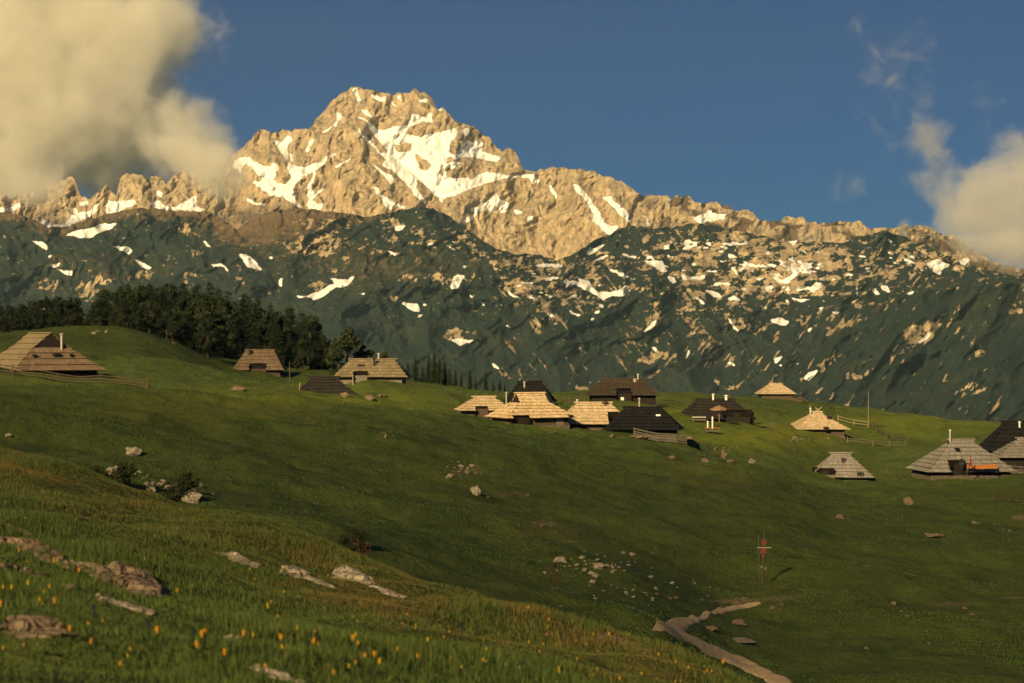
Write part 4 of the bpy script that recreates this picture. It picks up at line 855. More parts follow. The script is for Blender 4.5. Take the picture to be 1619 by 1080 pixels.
for row, (d0, frac, n) in enumerate(((425, 1.02, 72), (408, .95, 62), (390, .80, 48), (372, .56, 34))):
    for q in range(n):
        px = -120 + (660 * (q + random.uniform(.1, .9)) / n); top = np.interp(px, *OUT); bs = np.interp(px, *BASE)
        if px > 530: continue
        if 122 < px < 132 and row < 3: continue
        D = d0 + random.uniform(-8, 8) + (18 if px > 330 else 0); p = gpt(px, D)
        ztop = (CY - top) / F_ * D; h = (ztop - p.z) * frac * random.uniform(.84, 1.03)
        if h < 2: continue
        h = min(h, 16)
        if row >= 2 and random.random() < .25: place(bees[k % 2], p, h / 9 * random.uniform(.8, .95))
        elif random.random() < (.45 if px < 380 else .2): place(drks[k % 3], p, (h / 9 * random.uniform(.8, 1.0),) * 2 + (h / 9 * .97,))
        else: place(sprs[k % 4], p, (h / 10 * random.uniform(1.05, 1.4),) * 2 + (h / 10,))
        k += 1
L_ROW = 'narrow spruce in the thin row behind the slope right of the tan hut'
rowp = [proto_conifer('spruce_tree', L_ROW, 120 + k, 10, 1.7, L_SPRUCE, .05, 'spruces behind the middle slope') for k in range(2)]
for i, (px, top) in enumerate(((645, 572), (657, 563), (668, 578), (678, 562), (687, 556), (695, 566), (703, 571), (711, 582), (720, 584), (729, 590), (743, 583), (752, 597), (768, 590), (780, 600), (790, 598), (798, 606), (818, 612))):
    D = 402 + random.uniform(-10, 20); b = float(zg(px, D)); h = (CY - top) / F_ * D - b
    place(rowp[i % 2], Vector(((px - CX) / F_ * D, D, b)), (h / 10 * 1.0, h / 10 * 1.0, h / 10))
lar = proto_leafy('larch_tree', 'sunlit pale larch leaning out at the right end of the wood', 307, 9, 2.9, L_LARCH, 3000, 'loose trees right of the wood', .30, 'tree', .04)
for px, top, D, lab in ((549, 512, 372, 'tallest of the loose olive trees between the wood and the tan hut'), (531, 545, 366, 'lowest loose tree touching the right end of the wood'), (575, 541, 380, 'pale thin tree right behind the tan shingled hut'), (607, 553, 385, 'faint grey green tree above the right half of the tan hut roof')):
    b = float(zg(px, D)); h = (CY - top) / F_ * D - b; place(lar, Vector(((px - CX) / F_ * D, D, b)), h / 9 * .98, lab)
bsh = proto_leafy('bush', 'dark bush under the pale boulder at the left behind the front meadow', 310, 1.5, 1.4, L_BUSH, 1300, None, .09, 'bush', .05)
for px, py, D, sx, sz, lab in ((182, 771, 92, .72, .75, None), (160, 762, 94, .4, .45, 'small dark bush at the left end of the boulder group'), (278, 792, 88, .55, .65, 'dark shrub between the two lichened rocks'), (291, 780, 91, .45, .7, 'dark shrub above the right lichened rock'),
                               (555, 868, 76, .5, .5, 'round dark bush alone in the hollow behind the front meadow')):
    p = ghit(px, py, 60); place(bsh, p, (sx, sx, sz), lab)
rb = proto_leafy('sapling', 'thin reddish sapling beside the round dark bush', 320, 1.6, .5, L_RED, 260, None, .06, 'sapling'); rb.location = gpt(571, 75); used.add(rb.name)
place(rb, gpt(875, 84), (.4, .4, .85), 'bare reddish sapling in the hollow above the yellow flowers')

# ------------------------------------------------------------------ rocks
def rockmat(name, lo, hi, lichen=(0.30, 0.22, 0.14)):
    t = NT(name, .95, .1); n = t.noise(1.6, 7, .7); n2 = t.noise(9, 5, .7)
    c = t.ramp(n, [(.3, lo), (.55, hi), (.75, tuple(min(1, x * 1.25) for x in hi))]); c = t.mix(t.step(n2, .52, .66), c, tuple(x * .6 for x in lo)); c = t.mix(t.math('MULTIPLY', t.step(n, .38, .28), .7), c, lichen)
    vo = t.n('TexVoronoi', feature='DISTANCE_TO_EDGE'); vo.inputs['Scale'].default_value = 3.2; dn = t.n('TexNoise'); dn.inputs['Scale'].default_value = 2.5; t.l(t.coord(), dn.inputs['Vector']); va = t.n('VectorMath', operation='ADD'); t.l(t.coord(), va.inputs[0]); t.l(dn.outputs['Color'], va.inputs[1]); t.l(va.outputs[0], vo.inputs['Vector'])
    cr = t.step(vo.outputs['Distance'], .0, .06); c = t.mix(t.math('MULTIPLY', t.math('SUBTRACT', 1.0, cr), .6), c, tuple(x * .35 for x in lo))
    t.color(c); t.bump(t.math('ADD', t.math('ADD', n, t.math('MULTIPLY', n2, .4)), t.math('MULTIPLY', cr, .5)), .15, .9); return t.m
R_PALE = rockmat('limestone', (0.27, 0.22, 0.16), (0.55, 0.46, 0.34))
R_WARM = rockmat('weathered_limestone', (0.13, 0.092, 0.06), (0.29, 0.215, 0.145), (0.16, 0.10, 0.06))
R_GREY = rockmat('grey_limestone', (0.15, 0.125, 0.10), (0.30, 0.25, 0.20))
def rock_mesh(seed, sub=3, rough=.35, flat=.6):
    bm = bmesh.new(); bmesh.ops.create_icosphere(bm, subdivisions=sub, radius=1.0)
    v = np.array([p.co[:] for p in bm.verts]); r = np.random.default_rng(seed); n = np.ones(len(v))
    for q in range(14):                                  # cut by random planes, so it has faces and edges
        d = r.normal(size=3); d /= np.linalg.norm(d); lim = .55 + .35 * r.random(); dt = v @ d
        v = np.where((dt > lim)[:, None], v - d[None] * (dt - lim)[:, None] * .85, v)
    o = r.random(3) * 50
    dn = fbm(v[:, 0] * 1.6 + o[0], v[:, 1] * 1.6 + v[:, 2] * 1.3 + o[1], 5, seed) * rough
    v = v * (1 + dn)[:, None] * np.array([1, .85, flat])
    fa = np.array([[q.index for q in f.verts] for f in bm.faces]); bm.free(); return v, fa
ROCKM = [rock_mesh(400 + k, 3, .5, .5 + .12 * (k % 3)) for k in range(6)]
ROCK_DATA = {}
def rock(label, p, size, seed, mat=R_PALE, group=None, rz=None, name='rock'):
    key = (seed % 6, mat.name)
    if key not in ROCK_DATA:
        v, fa = ROCKM[seed % 6]; o = mesh_obj(name, v, fa, mat, smooth_=False); ROCK_DATA[key] = o.data
    else: o = bpy.data.objects.new(name, ROCK_DATA[key]); COL.objects.link(o)
    o.location = p; o.scale = size if hasattr(size, '__len__') else (size, size, size); o.rotation_euler = (0, 0, random.uniform(0, 6.28) if rz is None else rz)
    return tag(o, label, 'rock', group)
def sized(px, py, wpx, hpx, label, mat=R_PALE, seed=0, dmin=60, group=None, rz=0):
    p = ghit(px, py + hpx / 2, dmin); D = p.y; w, h = wpx / F_ * D / 2, hpx / F_ * D
    p.z += h * .25
    return rock(label, p, (w, w * .8, h / .62 * .62), seed, mat, group, rz)
for i, (px, py, w, h, lab, mt) in enumerate((
  (211, 711, 30, 20, 'rounded reddish boulder, topmost of the group at the left', R_PALE), (181, 742, 28, 20, 'pale jagged boulder above the dark bush at the left', R_PALE), (238, 768, 18, 16, 'upright pale boulder in the middle of the boulder group', R_PALE), (219, 746, 13, 9, 'small pale stone above the upright boulder', R_PALE),
  (304, 781, 36, 26, 'streaked grey rock at the right end of the boulder group', R_PALE), (258, 760, 10, 6, 'small pale stone right of the upright boulder', R_PALE), (318, 765, 8, 10, 'small upright grey stone behind the streaked rock', R_GREY), (752, 774, 18, 18, 'bright round boulder on the bare patch in mid slope', R_PALE),
  (884, 885, 26, 8, 'flat bright limestone slab in the hollow', R_PALE), (948, 893, 18, 11, 'bright wedge of limestone right of the flat slab', R_PALE), (1301 - 366, 905, 12, 7, 'small pale stone just below the bright wedge', R_PALE), (1436, 791, 18, 15, 'leaning brown boulder in the grass far right', R_WARM),
  (1477, 846, 34, 9, 'flat brown rock in the middle of the right pasture', R_WARM), (1124, 992, 24, 8, 'warm low boulder inside the bend of the path', R_WARM), (1166, 984, 28, 8, 'larger warm boulder right of the bend of the path', R_WARM), (1172, 1012, 52, 9, 'long flat rock below the two warm boulders', R_GREY),
  (377, 613, 26, 9, 'pale rock lying on the grass below the small brown hut', R_WARM), (584, 628, 18, 8, 'pale rock right beside the low black roofed hut', R_WARM), (533, 613, 18, 16, 'lichened rock leaning on the gable of the low black roofed hut', R_WARM), (545, 623, 16, 10, 'lower lichened rock at the gable of the low black roofed hut', R_WARM),
  (1327, 817, 16, 7, 'small brown rock in the pasture above the signpost', R_WARM), (14, 687, 12, 7, 'white stone near the left edge below the rail fence', R_PALE), (425, 822, 10, 10, 'small grey stone sticking up behind the front meadow', R_GREY), (1091, 693, 13, 12, 'brown boulder below the picnic table', R_WARM), (1010, 690, 30, 7, 'pale flat stones in front of the black roofed village hut', R_WARM),
  (1062, 722, 12, 7, 'lone stone left end of the stone row under the village', R_WARM), (1143, 718, 8, 14, 'upright stone in the row of rocks under the village', R_WARM), (1155, 728, 12, 7, 'pale rounded stone in the row of rocks under the village', R_WARM), (1189, 728, 13, 10, 'dark cleft rock at the right of the stone row', R_GREY), (1115, 727, 14, 8, 'slanting stone in the middle of the stone row under the village', R_WARM), (958, 1000, 14, 9, 'low grey stone left of the path bend', R_GREY))):
    sized(px, py, w, h, lab, mt, i, 60)
CL = [(735, 745, 42, 14, 28, 'small pale stone scattered on the bare patch left of the bright boulder', 'stones on the bare patch in mid slope', R_PALE, 7), (812, 781, 34, 8, 12, 'small brown stone scattered right of the bright boulder', 'stones right of the bright boulder', R_WARM, 6), (868, 830, 46, 9, 12, 'small stone on the bare brown streak above the slab', 'stones on the brown streak', R_WARM, 5),
      (950, 892, 85, 17, 60, 'small bright limestone fragment around the flat slab in the hollow', 'limestone fragments in the hollow', R_PALE, 7), (990, 932, 130, 24, 34, 'small dull stone in the rough ground of the hollow', 'dull stones in the hollow', R_PALE, 7), (1140, 715, 70, 14, 14, 'small stone in the row of rocks under the village', 'stones under the village', R_WARM, 6),
      (150, 526, 24, 5, 10, 'white stone at the foot of the wood on the left hill', 'white stones at the foot of the wood', R_PALE, 6), (300, 538, 90, 12, 22, 'pale stone below the edge of the wood on the left hill', 'stones below the wood', R_WARM, 6), (615, 688, 20, 5, 10, 'pale stone on the small bare spot high on the middle slope', 'stones on the small bare spot', R_PALE, 4), (510, 667, 60, 5, 6, 'small white stone high on the middle slope', 'white stones on the middle slope', R_PALE, 4),
      (220, 612, 30, 4, 7, 'pale stone at the end of the long rail fence', 'stones at the end of the long fence', R_WARM, 6), (1200, 955, 60, 10, 18, 'small stone beside the end of the path', 'stones beside the path', R_WARM, 8), (1430, 985, 170, 45, 26, 'small grey stone in the pasture at lower right', 'grey stones in the lower right pasture', R_GREY, 8), (1560, 830, 60, 10, 10, 'small stone in the rough strip at the right edge', 'stones in the rough strip at the right', R_GREY, 7),
      (590, 625, 40, 5, 12, 'stone of the loose row in front of the tan shingled hut', 'stones in front of the tan hut', R_WARM, 6), (1000, 690, 40, 4, 8, 'stone below the black roofed village hut', 'stones below the black village hut', R_WARM, 6), (1290, 695, 50, 4, 14, 'stone at the foot of the pyramid shaped hut', 'stones at the pyramid hut', R_GREY, 6), (1100, 940, 60, 14, 12, 'pale stone in the rough ground left of the signpost', 'stones left of the signpost', R_WARM, 7),
      (318, 778, 24, 12, 14, 'small pale stone right of the streaked rock', 'stones beside the boulder group', R_PALE, 7), (235, 760, 34, 12, 16, 'pale limestone lump between the boulders at the left', 'lumps of the boulder group', R_PALE, 9), (890, 680, 30, 4, 8, 'rubble stone in front of the brightest hut', 'rubble before the bright hut', R_WARM, 6)]
sd = 0
for cx_, cy_, rx, ry, n, lab, grp, mt, w in CL:
    for q in range(n):
        px, py = random.gauss(cx_, rx * .55), random.gauss(cy_, ry * .55); ww = w * (.35 + 1.5 * random.random() ** 2.2); sized(px, py, ww, ww * random.uniform(.28, .6), lab, mt, sd, 60, grp, random.uniform(0, 6)); sd += 1

def outcrop(label, pts, mat, seed, nseg=90, nv=26):
    """bedrock rib breaking the turf: pts = (px, py, width_m, height_m) along its crest line"""
    P = [ghit(p[0], p[1], 8) for p in pts]; t = np.linspace(0, len(P) - 1, nseg); k = np.arange(len(P))
    X, Y = np.interp(t, k, [p.x for p in P]), np.interp(t, k, [p.y for p in P]); Wd = pchip(k, [p[2] for p in pts], t); Hh = pchip(k, [p[3] for p in pts], t) * .48
    dx, dy = np.gradient(X), np.gradient(Y); ln = np.hypot(dx, dy) + 1e-9; nx, ny = -dy / ln, dx / ln
    v = np.linspace(-1, 1, nv); prof = np.clip(1 - np.abs(v) ** 2.4, 0, 1) ** .6
    x = X[:, None] + nx[:, None] * v[None] * Wd[:, None] * .5; y = Y[:, None] + ny[:, None] * v[None] * Wd[:, None] * .5
    s = t[:, None] * 3 + 0 * v[None]; x = x + fbm(x * 6, y * 6, 3, seed) * .10; y = y + fbm(x * 6 + 9, y * 6, 3, seed + 1) * .10
    h = Hh[:, None] * prof[None] * (1 + .9 * fbm(x * 2.2, y * 3.5, 5, seed + 2)) + fbm(x * 9, y * 9, 4, seed + 4) * .045 * prof[None]
    g = zg(CX + x * F_ / y, y); z = g + h - .10 * (1 - prof[None])
    # strata steps
    z = np.where(h > .03, g + (np.floor(h / .07) * .07 * .5 + h * .5), z) - .05 * (1 - prof[None])
    o = mesh_obj('rock_outcrop', np.stack([x, y, z], -1).reshape(-1, 3), grid_faces(nseg, nv), mat, smooth_=False)
    return tag(o, label, 'rock')
outcrop('long pale limestone rib ending in a blocky boulder at the left of the front meadow', [(-30, 858, .25, .10), (5, 860, .3, .14), (35, 862, .32, .16), (70, 880, .3, .12), (110, 896, .3, .12), (150, 906, .35, .14), (185, 918, .75, .30), (215, 930, .7, .30), (240, 945, .3, .08)], R_WARM, 500)
outcrop('lower bare stone rib left of the orange flower', [(-30, 903, .3, .08), (20, 905, .3, .10), (60, 916, .3, .10), (112, 934, .2, .04)], R_WARM, 510, 50, 18)
outcrop('thin pale stone strip below the blocky boulder', [(160, 945, .15, .04), (200, 960, .22, .07), (246, 972, .15, .04)], R_PALE, 515, 40, 14)
outcrop('rounded rock in the bottom left corner with a dark hollow under it', [(10, 1000, .3, .10), (40, 993, .5, .16), (75, 1002, .45, .14), (110, 1010, .3, .06)], R_WARM, 520, 60, 22)
outcrop('pale rock with a tail running right in the middle of the front meadow', [(528, 905, .3, .08), (545, 908, .5, .22), (568, 918, .45, .16), (585, 926, .2, .08), (612, 936, .25, .08), (648, 947, .15, .03)], R_PALE, 530, 70, 20)
outcrop('pale stone with a thin slanting tail left of the middle meadow rock', [(456, 912, .25, .08), (472, 908, .45, .20), (490, 916, .25, .10), (528, 930, .15, .04)], R_PALE, 540, 60, 18)
outcrop('small pale stone ridge near the top edge of the front meadow', [(335, 876, .15, .03), (362, 878, .25, .09), (388, 890, .4, .12), (418, 900, .2, .04)], R_PALE, 550, 50, 16)
outcrop('brown earthy bank with stones at the lower edge of the front meadow beside the path', [(940, 1008, .25, .06), (965, 1010, .3, .09), (1000, 1020, .25, .06), (1030, 1034, .2, .03)], R_WARM, 560, 50, 16)
outcrop('flat pale rock at the bottom edge near the orange flower pair', [(395, 1056, .2, .05), (420, 1062, .3, .09), (455, 1074, .25, .06), (480, 1085, .2, .03)], R_PALE, 570, 50, 16)
outcrop('low stone just breaking the turf in the middle of the lower meadow', [(355, 1012, .15, .03), (368, 1009, .22, .07), (380, 1014, .15, .03)], R_PALE, 580, 24, 12)
outcrop('rusty brown root-like rib near the left edge above the pale limestone rib', [(-20, 826, .12, .04), (10, 830, .18, .07), (30, 838, .15, .06), (50, 848, .1, .03)], R_WARM, 590, 30, 12)

# ------------------------------------------------------------------ path
def path_strip(name, left, right, mat, n=220, nv=14, seed=1):
    """trodden earth between a left and a right edge"""
    E = []
    for pts in (left, right):
        P = [ghit(p[0], p[1], 60) for p in pts]; k = np.arange(len(P)); t = np.linspace(0, len(P) - 1, n)
        E.append((pchip(k, [p.x for p in P], t), pchip(k, [p.y for p in P], t)))
    v = np.linspace(0, 1, nv)[None] + 0 * t[:, None]; e0, e1 = 0.10 * fbm(t * 4, t * 0, 4, seed), 0.10 * fbm(t * 4, t * 0 + 9, 4, seed)
    v = .5 + (v - .5) * 1.20 + e0[:, None] * (1 - v) + e1[:, None] * v
    x, y = E[0][0][:, None] * (1 - v) + E[1][0][:, None] * v, E[0][1][:, None] * (1 - v) + E[1][1][:, None] * v
    q = np.linspace(-1, 1, nv)[None]
    z = zg(CX + x * F_ / y, y) + .05 + .02 * fbm(x * 2, y * 2, 3, seed) - .10 * smooth(.6, 1.0, np.abs(q))
    return tag(mesh_obj(name, np.stack([x, y, z], -1).reshape(-1, 3), grid_faces(n, nv), mat, None, dict(edge=np.abs(q) + 0 * z)), kind='structure')
tp = NT('path_earth', .95, .1); pn = tp.noise(1.3, 6, .7); pn2 = tp.noise(8, 4, .7)
tp.color(tp.mix(tp.step(tp.math('ADD', tp.attr('edge'), tp.math('MULTIPLY', tp.math('SUBTRACT', pn, .5), 2.2)), 1.0, 1.3), tp.mix(tp.step(pn2, .55, .7), tp.ramp(pn, [(.3, (0.36, 0.25, 0.145)), (.7, (0.66, 0.49, 0.30))]), (0.26, 0.185, 0.105)), (0.075, 0.10, 0.022))); tp.bump(tp.math('ADD', pn, pn2), .12, .7)
PL = crop(949, 854, 4.652, "1260 1120 1230 1060 1130 1000 1010 940 880 880 760 830 700 780 560 720 385 680 390 640 480 600 620 570 760 530 900 500 1050 475 1165 458")[0]
PR = crop(949, 854, 4.652, "1500 1110 1420 1045 1290 990 1150 910 1050 860 900 800 800 760 700 710 640 690 635 670 680 640 730 600 800 570 900 545 1050 505 1185 468")[0]
path_strip('path', PL, PR, tp.m)
PATH_POLY = np.array(PL + PR[::-1])

# ------------------------------------------------------------------ grass and flowers
def blades(name, px, D, h, w, nb, mat, seed, spread=.08, lean=.5):
    r = np.random.default_rng(seed); n = len(px); px = np.repeat(px, nb); D = np.repeat(D, nb)
    x = (px - CX) / F_ * D + r.normal(0, spread, n * nb); y = D + r.normal(0, spread, n * nb); z = zg(CX + x * F_ / y, y)
    H = np.repeat(h, nb) * (.5 + .8 * r.random(n * nb)); a = r.random(n * nb) * 6.283; lx, ly = np.cos(a) * H * lean * r.random(n * nb), np.sin(a) * H * lean * r.random(n * nb)
    b = r.random(n * nb) * 6.283; wx, wy = np.cos(b) * w, np.sin(b) * w
    if hasattr(w, '__len__'): pass
    p0 = np.stack([x - wx, y - wy, z - .03], -1); p1 = np.stack([x + wx, y + wy, z - .03], -1)
    p2 = np.stack([x + lx * .45 + wx * .6, y + ly * .45 + wy * .6, z + H * .6], -1); p3 = np.stack([x + lx * .45 - wx * .6, y + ly * .45 - wy * .6, z + H * .6], -1)
    p4 = np.stack([x + lx, y + ly, z + H], -1)
    co = np.stack([p0, p1, p2, p3, p4], 1).reshape(-1, 3); i = np.arange(n * nb)[:, None] * 5
    tri = np.concatenate([i + np.array([[0, 1, 2]]), i + np.array([[0, 2, 3]]), i + np.array([[3, 2, 4]])], 0)
    tint = np.repeat(np.clip(r.normal(.5 if lean < 1 else .40, .22 if lean < 1 else .13, n * nb), 0, 1), 5); py = CY - z * F_ / y
    dry = np.repeat(dry_map(CX + x * F_ / y, py, y, x), 5)
    return tag(mesh_obj(name, co, tri, mat, None, dict(tint=tint, dry=dry), smooth_=False), kind='stuff')
tg_ = NT('grass_blades', .7, .25); gn = tg_.noise(.9, 4, .65)
gc = tg_.ramp(tg_.attr('tint'), [(.1, (0.034, 0.062, 0.013)), (.5, (0.068, 0.108, 0.020)), (.9, (0.125, 0.155, 0.034))])
gd_ = tg_.step(tg_.math('ADD', tg_.attr('dry'), tg_.math('ADD', tg_.math('MULTIPLY', tg_.math('SUBTRACT', gn, .5), 1.2), tg_.math('MULTIPLY', tg_.math('SUBTRACT', tg_.attr('tint'), .5), .5))), .3, .9)
gc = tg_.mix(tg_.math('MULTIPLY', gd_, .85), gc, tg_.ramp(tg_.attr('tint'), [(.2, (0.105, 0.078, 0.019)), (.8, (0.21, 0.148, 0.040))]))
tg_.color(gc)
tg_.b.inputs['Transmission Weight'].default_value = 0.0
r_ = np.random.default_rng(5)
def front_points(n, d0=8, d1=42):
    D = np.sqrt(r_.random(n) * (d1 ** 2 - d0 ** 2) + d0 ** 2); return -160 + r_.random(n) * 1480, D
fpx, fD = front_points(52000)
ok = fD < np.interp(fpx, [-250, 0, 200, 400, 600, 800, 1000, 1180, 1400], [43, 41, 38, 34, 31, 28, 25, 23, 20]); fpx, fD = fpx[ok], fD[ok]
patch = fbm((fpx - CX) / F_ * fD * .7, fD * .5, 4, 301)
blades('meadow_grass', fpx, fD, np.clip(.05 + .11 * patch, .02, .14), .0034, 8, tg_.m, 6, .07, .6)
# pasture further off: short tufts, denser towards the eye
u = r_.random(110000); mD = 62 * (455 / 62) ** u; mpx = -60 + r_.random(110000) * 1760
pt = fbm((mpx - CX) / F_ * mD * .12, mD * .10, 4, 303); ok = r_.random(len(mD)) < smooth(-.15, .45, pt)
mpy = CY - zg(mpx, mD) * F_ / mD; ok &= ~inpoly(mpx, mpy, PATH_POLY); mpx, mD = mpx[ok], mD[ok]
blades('pasture_grass', mpx, mD, .035 + .00045 * mD, .012 + .00010 * np.repeat(mD, 4), 4, tg_.m, 8, .30, 1.6)

def flower_proto(name, label, cat, group, col, rad, stem, npet=14):
    t = thing(name, (0, 0, 0), 0, label, cat, group); m = MB()
    for ring, (rr, zz) in enumerate(((1.0, .0), (.62, .012))):
        for k in range(npet):
            a = 6.283 * (k + .5 * ring) / npet; d = Vector((math.cos(a), math.sin(a), 0)); s = Vector((-d.y, d.x, 0)); z = Vector((0, 0, stem + zz))
            m.poly([z + d * rad * .12, z + d * rad * rr * .7 + s * rad * .16 + Vector((0, 0, rad * .3)), z + d * rad * rr + Vector((0, 0, rad * .38)), z + d * rad * rr * .7 - s * rad * .16 + Vector((0, 0, rad * .3))])
    m.tube([(0, 0, stem - .012), (0, 0, stem + .02)], [rad * .2, rad * .3], 6)
    m.build('flower_head', plain(name + '_petals', col, .7, .2, 30), t)
    m = MB(); m.tube([(.02, 0, -.05), (0, 0, stem * .6), (0, 0, stem)], [.004, .003, .003], 5); m.build('stem', L_BUSH, t); return t
C_OR = (0.80, 0.38, 0.015); C_YE = (0.78, 0.48, 0.02)
f_or = flower_proto('hawkweed_flower', 'orange flower head on a thin stem in the front meadow', 'flower', 'orange meadow flowers', C_OR, .018, .13)
f_ye = flower_proto('buttercup_flower', 'small yellow flower in the front meadow', 'flower', 'yellow meadow flowers', C_YE, .0145, .12)
spots = [(78, 946), (44, 949), (62, 967), (86, 978), (125, 923), (18, 951), (5, 949), (280, 955), (429, 964), (423, 984), (319, 1041), (324, 1039), (311, 1056), (355, 1068), (444, 1043), (446, 1048), (496, 1042), (503, 1042), (562, 1022), (566, 1040), (558, 1042), (577, 1060), (592, 1066), (470, 1012), (676, 1034), (764, 1063), (868, 993), (866, 1000), (864, 1016), (938, 1013), (963, 1017), (1041, 1049), (1118, 1073), (1125, 1074), (1143, 1067), (85, 906), (385, 1033), (248, 1035), (110, 1029), (30, 887), (1, 988), (600, 1077), (660, 1057), (835, 975)]
gone = [False, False]
def put(proto, px, py, s):
    p = ghit(px, py + 6, 8); i = 0 if proto is f_or else 1
    if not gone[i]: gone[i] = True; proto.location = p; proto.scale = (s, s, s); return
    dup(proto, p, random.uniform(0, 6), s)
for px, py in spots: put(f_or if (px * 7 + py) % 3 else f_ye, px, py, random.uniform(.8, 1.25))
for q in range(80):
    px = random.uniform(-10, 1130); c = float(np.interp(px, [0, 200, 400, 600, 800, 1000, 1180], [760, 820, 875, 930, 985, 1035, 1085])); py = random.uniform(c, 1090)
    if py < 1092: put(f_ye if random.random() < .8 else f_or, px, py, random.uniform(.45, .9))
f_bl = flower_proto('gentian_flower', 'dark blue flower low in the front meadow', 'flower', 'dark blue meadow flowers', (0.012, 0.016, 0.06), .018, .12, 6)
bl = [(845, 1012), (888, 1020), (923, 1008), (148, 1006), (152, 1010), (234, 1027), (306, 1030), (488, 1050), (730, 1018), (756, 1011), (770, 1040), (862, 1025), (630, 990), (616, 954), (825, 1078)]
for i, (px, py) in enumerate(bl):
    p = ghit(px, py + 4, 8)
    if i == 0: f_bl.location = p
    else: dup(f_bl, p, i, random.uniform(.9, 1.5))
# ------------------------------------------------------------------ clouds and air
def cloud(name, lobes, ynear, yfar, dens, scale, thr, label, warm=(1.0, 0.97, 0.87), seed=0.0, soft=0.15, aniso=0.0, stretch=(1, 1, 1), wob=2.2, cat='cloud', warp=0.0):
    """lobes: (px, py, rx_px, rz_px, strength) as seen from the valley, at the middle of the cloud's depth"""
    ym = (ynear + yfar) / 2; k = ym / F_
    L = [((p - CX) * k, ym, (CY - q) * k, rx * k, (yfar - ynear) / 2, rz * k, st) for p, q, rx, rz, st in lobes]
    x0 = min(l[0] - l[3] for l in L); x1 = max(l[0] + l[3] for l in L); z0 = min(l[2] - l[5] for l in L); z1 = max(l[2] + l[5] for l in L)
    x0 -= warp * .35; x1 += warp * .35; z0 -= warp * .2; z1 += warp * .35
    m = bpy.data.materials.new(name); m.use_nodes = True; t = m.node_tree; t.nodes.clear()
    def N(kd, **kw):
        o = t.nodes.new('ShaderNode' + kd)
        for a, v in kw.items(): setattr(o, a, v)
        return o
    out = N('OutputMaterial'); vol = N('VolumePrincipled'); t.links.new(vol.outputs[0], out.inputs['Volume'])
    vol.inputs['Color'].default_value = (*warm, 1); vol.inputs['Anisotropy'].default_value = aniso
    tc = N('TexCoord')
    def mth(op, a, b=None, clamp=False):
        o = N('Math', operation=op, use_clamp=clamp)
        for i, v in enumerate((a, b)):
            if v is None: continue
            if isinstance(v, (int, float)): o.inputs[i].default_value = v
            else: t.links.new(v, o.inputs[i])
        return o.outputs[0]
    mp = N('Mapping'); mp.inputs['Location'].default_value = (seed, seed * 0.7, -seed); mp.inputs['Scale'].default_value = stretch
    t.links.new(tc.outputs['Object'], mp.inputs[0])
    nz = N('TexNoise'); nz.inputs['Scale'].default_value = scale; nz.inputs['Detail'].default_value = 8; nz.inputs['Roughness'].default_value = 0.64; nz.inputs['Distortion'].default_value = 0.5
    t.links.new(mp.outputs[0], nz.inputs['Vector'])
    w1 = N('TexNoise'); w1.inputs['Scale'].default_value = scale * .8; w1.inputs['Detail'].default_value = 5; w1.inputs['Roughness'].default_value = .6; t.links.new(mp.outputs[0], w1.inputs['Vector'])
    w2 = N('VectorMath', operation='SUBTRACT'); t.links.new(w1.outputs['Color'], w2.inputs[0]); w2.inputs[1].default_value = (.5, .5, .5)
    w3 = N('VectorMath', operation='SCALE'); t.links.new(w2.outputs[0], w3.inputs[0]); w3.inputs['Scale'].default_value = warp
    w4 = N('VectorMath', operation='ADD'); t.links.new(w3.outputs[0], w4.inputs[0]); t.links.new(tc.outputs['Object'], w4.inputs[1])
    shape = None
    for cx, cy_, cz, rx, ry, rz, st in L:
        a = N('VectorMath', operation='SUBTRACT'); t.links.new(w4.outputs[0], a.inputs[0]); a.inputs[1].default_value = (cx, cy_, cz)
        b = N('VectorMath', operation='DIVIDE'); t.links.new(a.outputs[0], b.inputs[0]); b.inputs[1].default_value = (rx, ry, rz)
        ln = N('VectorMath', operation='LENGTH'); t.links.new(b.outputs[0], ln.inputs[0])
        s = mth('SUBTRACT', 1.0, ln.outputs['Value'], True); s = mth('MULTIPLY', mth('MULTIPLY', s, s), mth('SUBTRACT', 3.0, mth('MULTIPLY', s, 2.0))); s = mth('MULTIPLY', s, st)
        shape = s if shape is None else mth('ADD', shape, s)
    shape = mth('MINIMUM', shape, 1.2)
    v = mth('ADD', shape, mth('MULTIPLY', mth('SUBTRACT', nz.outputs['Fac'], 0.5), wob))
    mr = N('MapRange', interpolation_type='SMOOTHSTEP'); t.links.new(v, mr.inputs[0]); mr.inputs[1].default_value = thr; mr.inputs[2].default_value = thr + soft * 4
    edge = N('MapRange'); t.links.new(shape, edge.inputs[0]); edge.inputs[1].default_value = 0.0; edge.inputs[2].default_value = 0.15
    d = mth('MULTIPLY', mth('MULTIPLY', mr.outputs[0], edge.outputs[0]), dens)
    t.links.new(d, vol.inputs['Density'])
    mb = MB(); mb.box(((x0 + x1) / 2, ym, (z0 + z1) / 2), (x1 - x0, yfar - ynear, z1 - z0))
    o = mb.build(name, m); return tag(o, label, cat, None, 'stuff')
cloud('cloud', [(-60, 40, 420, 300, 1.3), (75, 170, 310, 260, 1.3), (-160, 230, 330, 240, 1.2), (240, 60, 110, 150, .9), (205, 215, 175, 110, .9), (20, 270, 200, 90, .7), (320, 270, 120, 80, .8)],
      6900, 8300, 0.008, 0.0034, 0.36, 'big cream coloured cloud bank swallowing the ridge left of the snowy summit', seed=300, wob=2.6, warp=700)
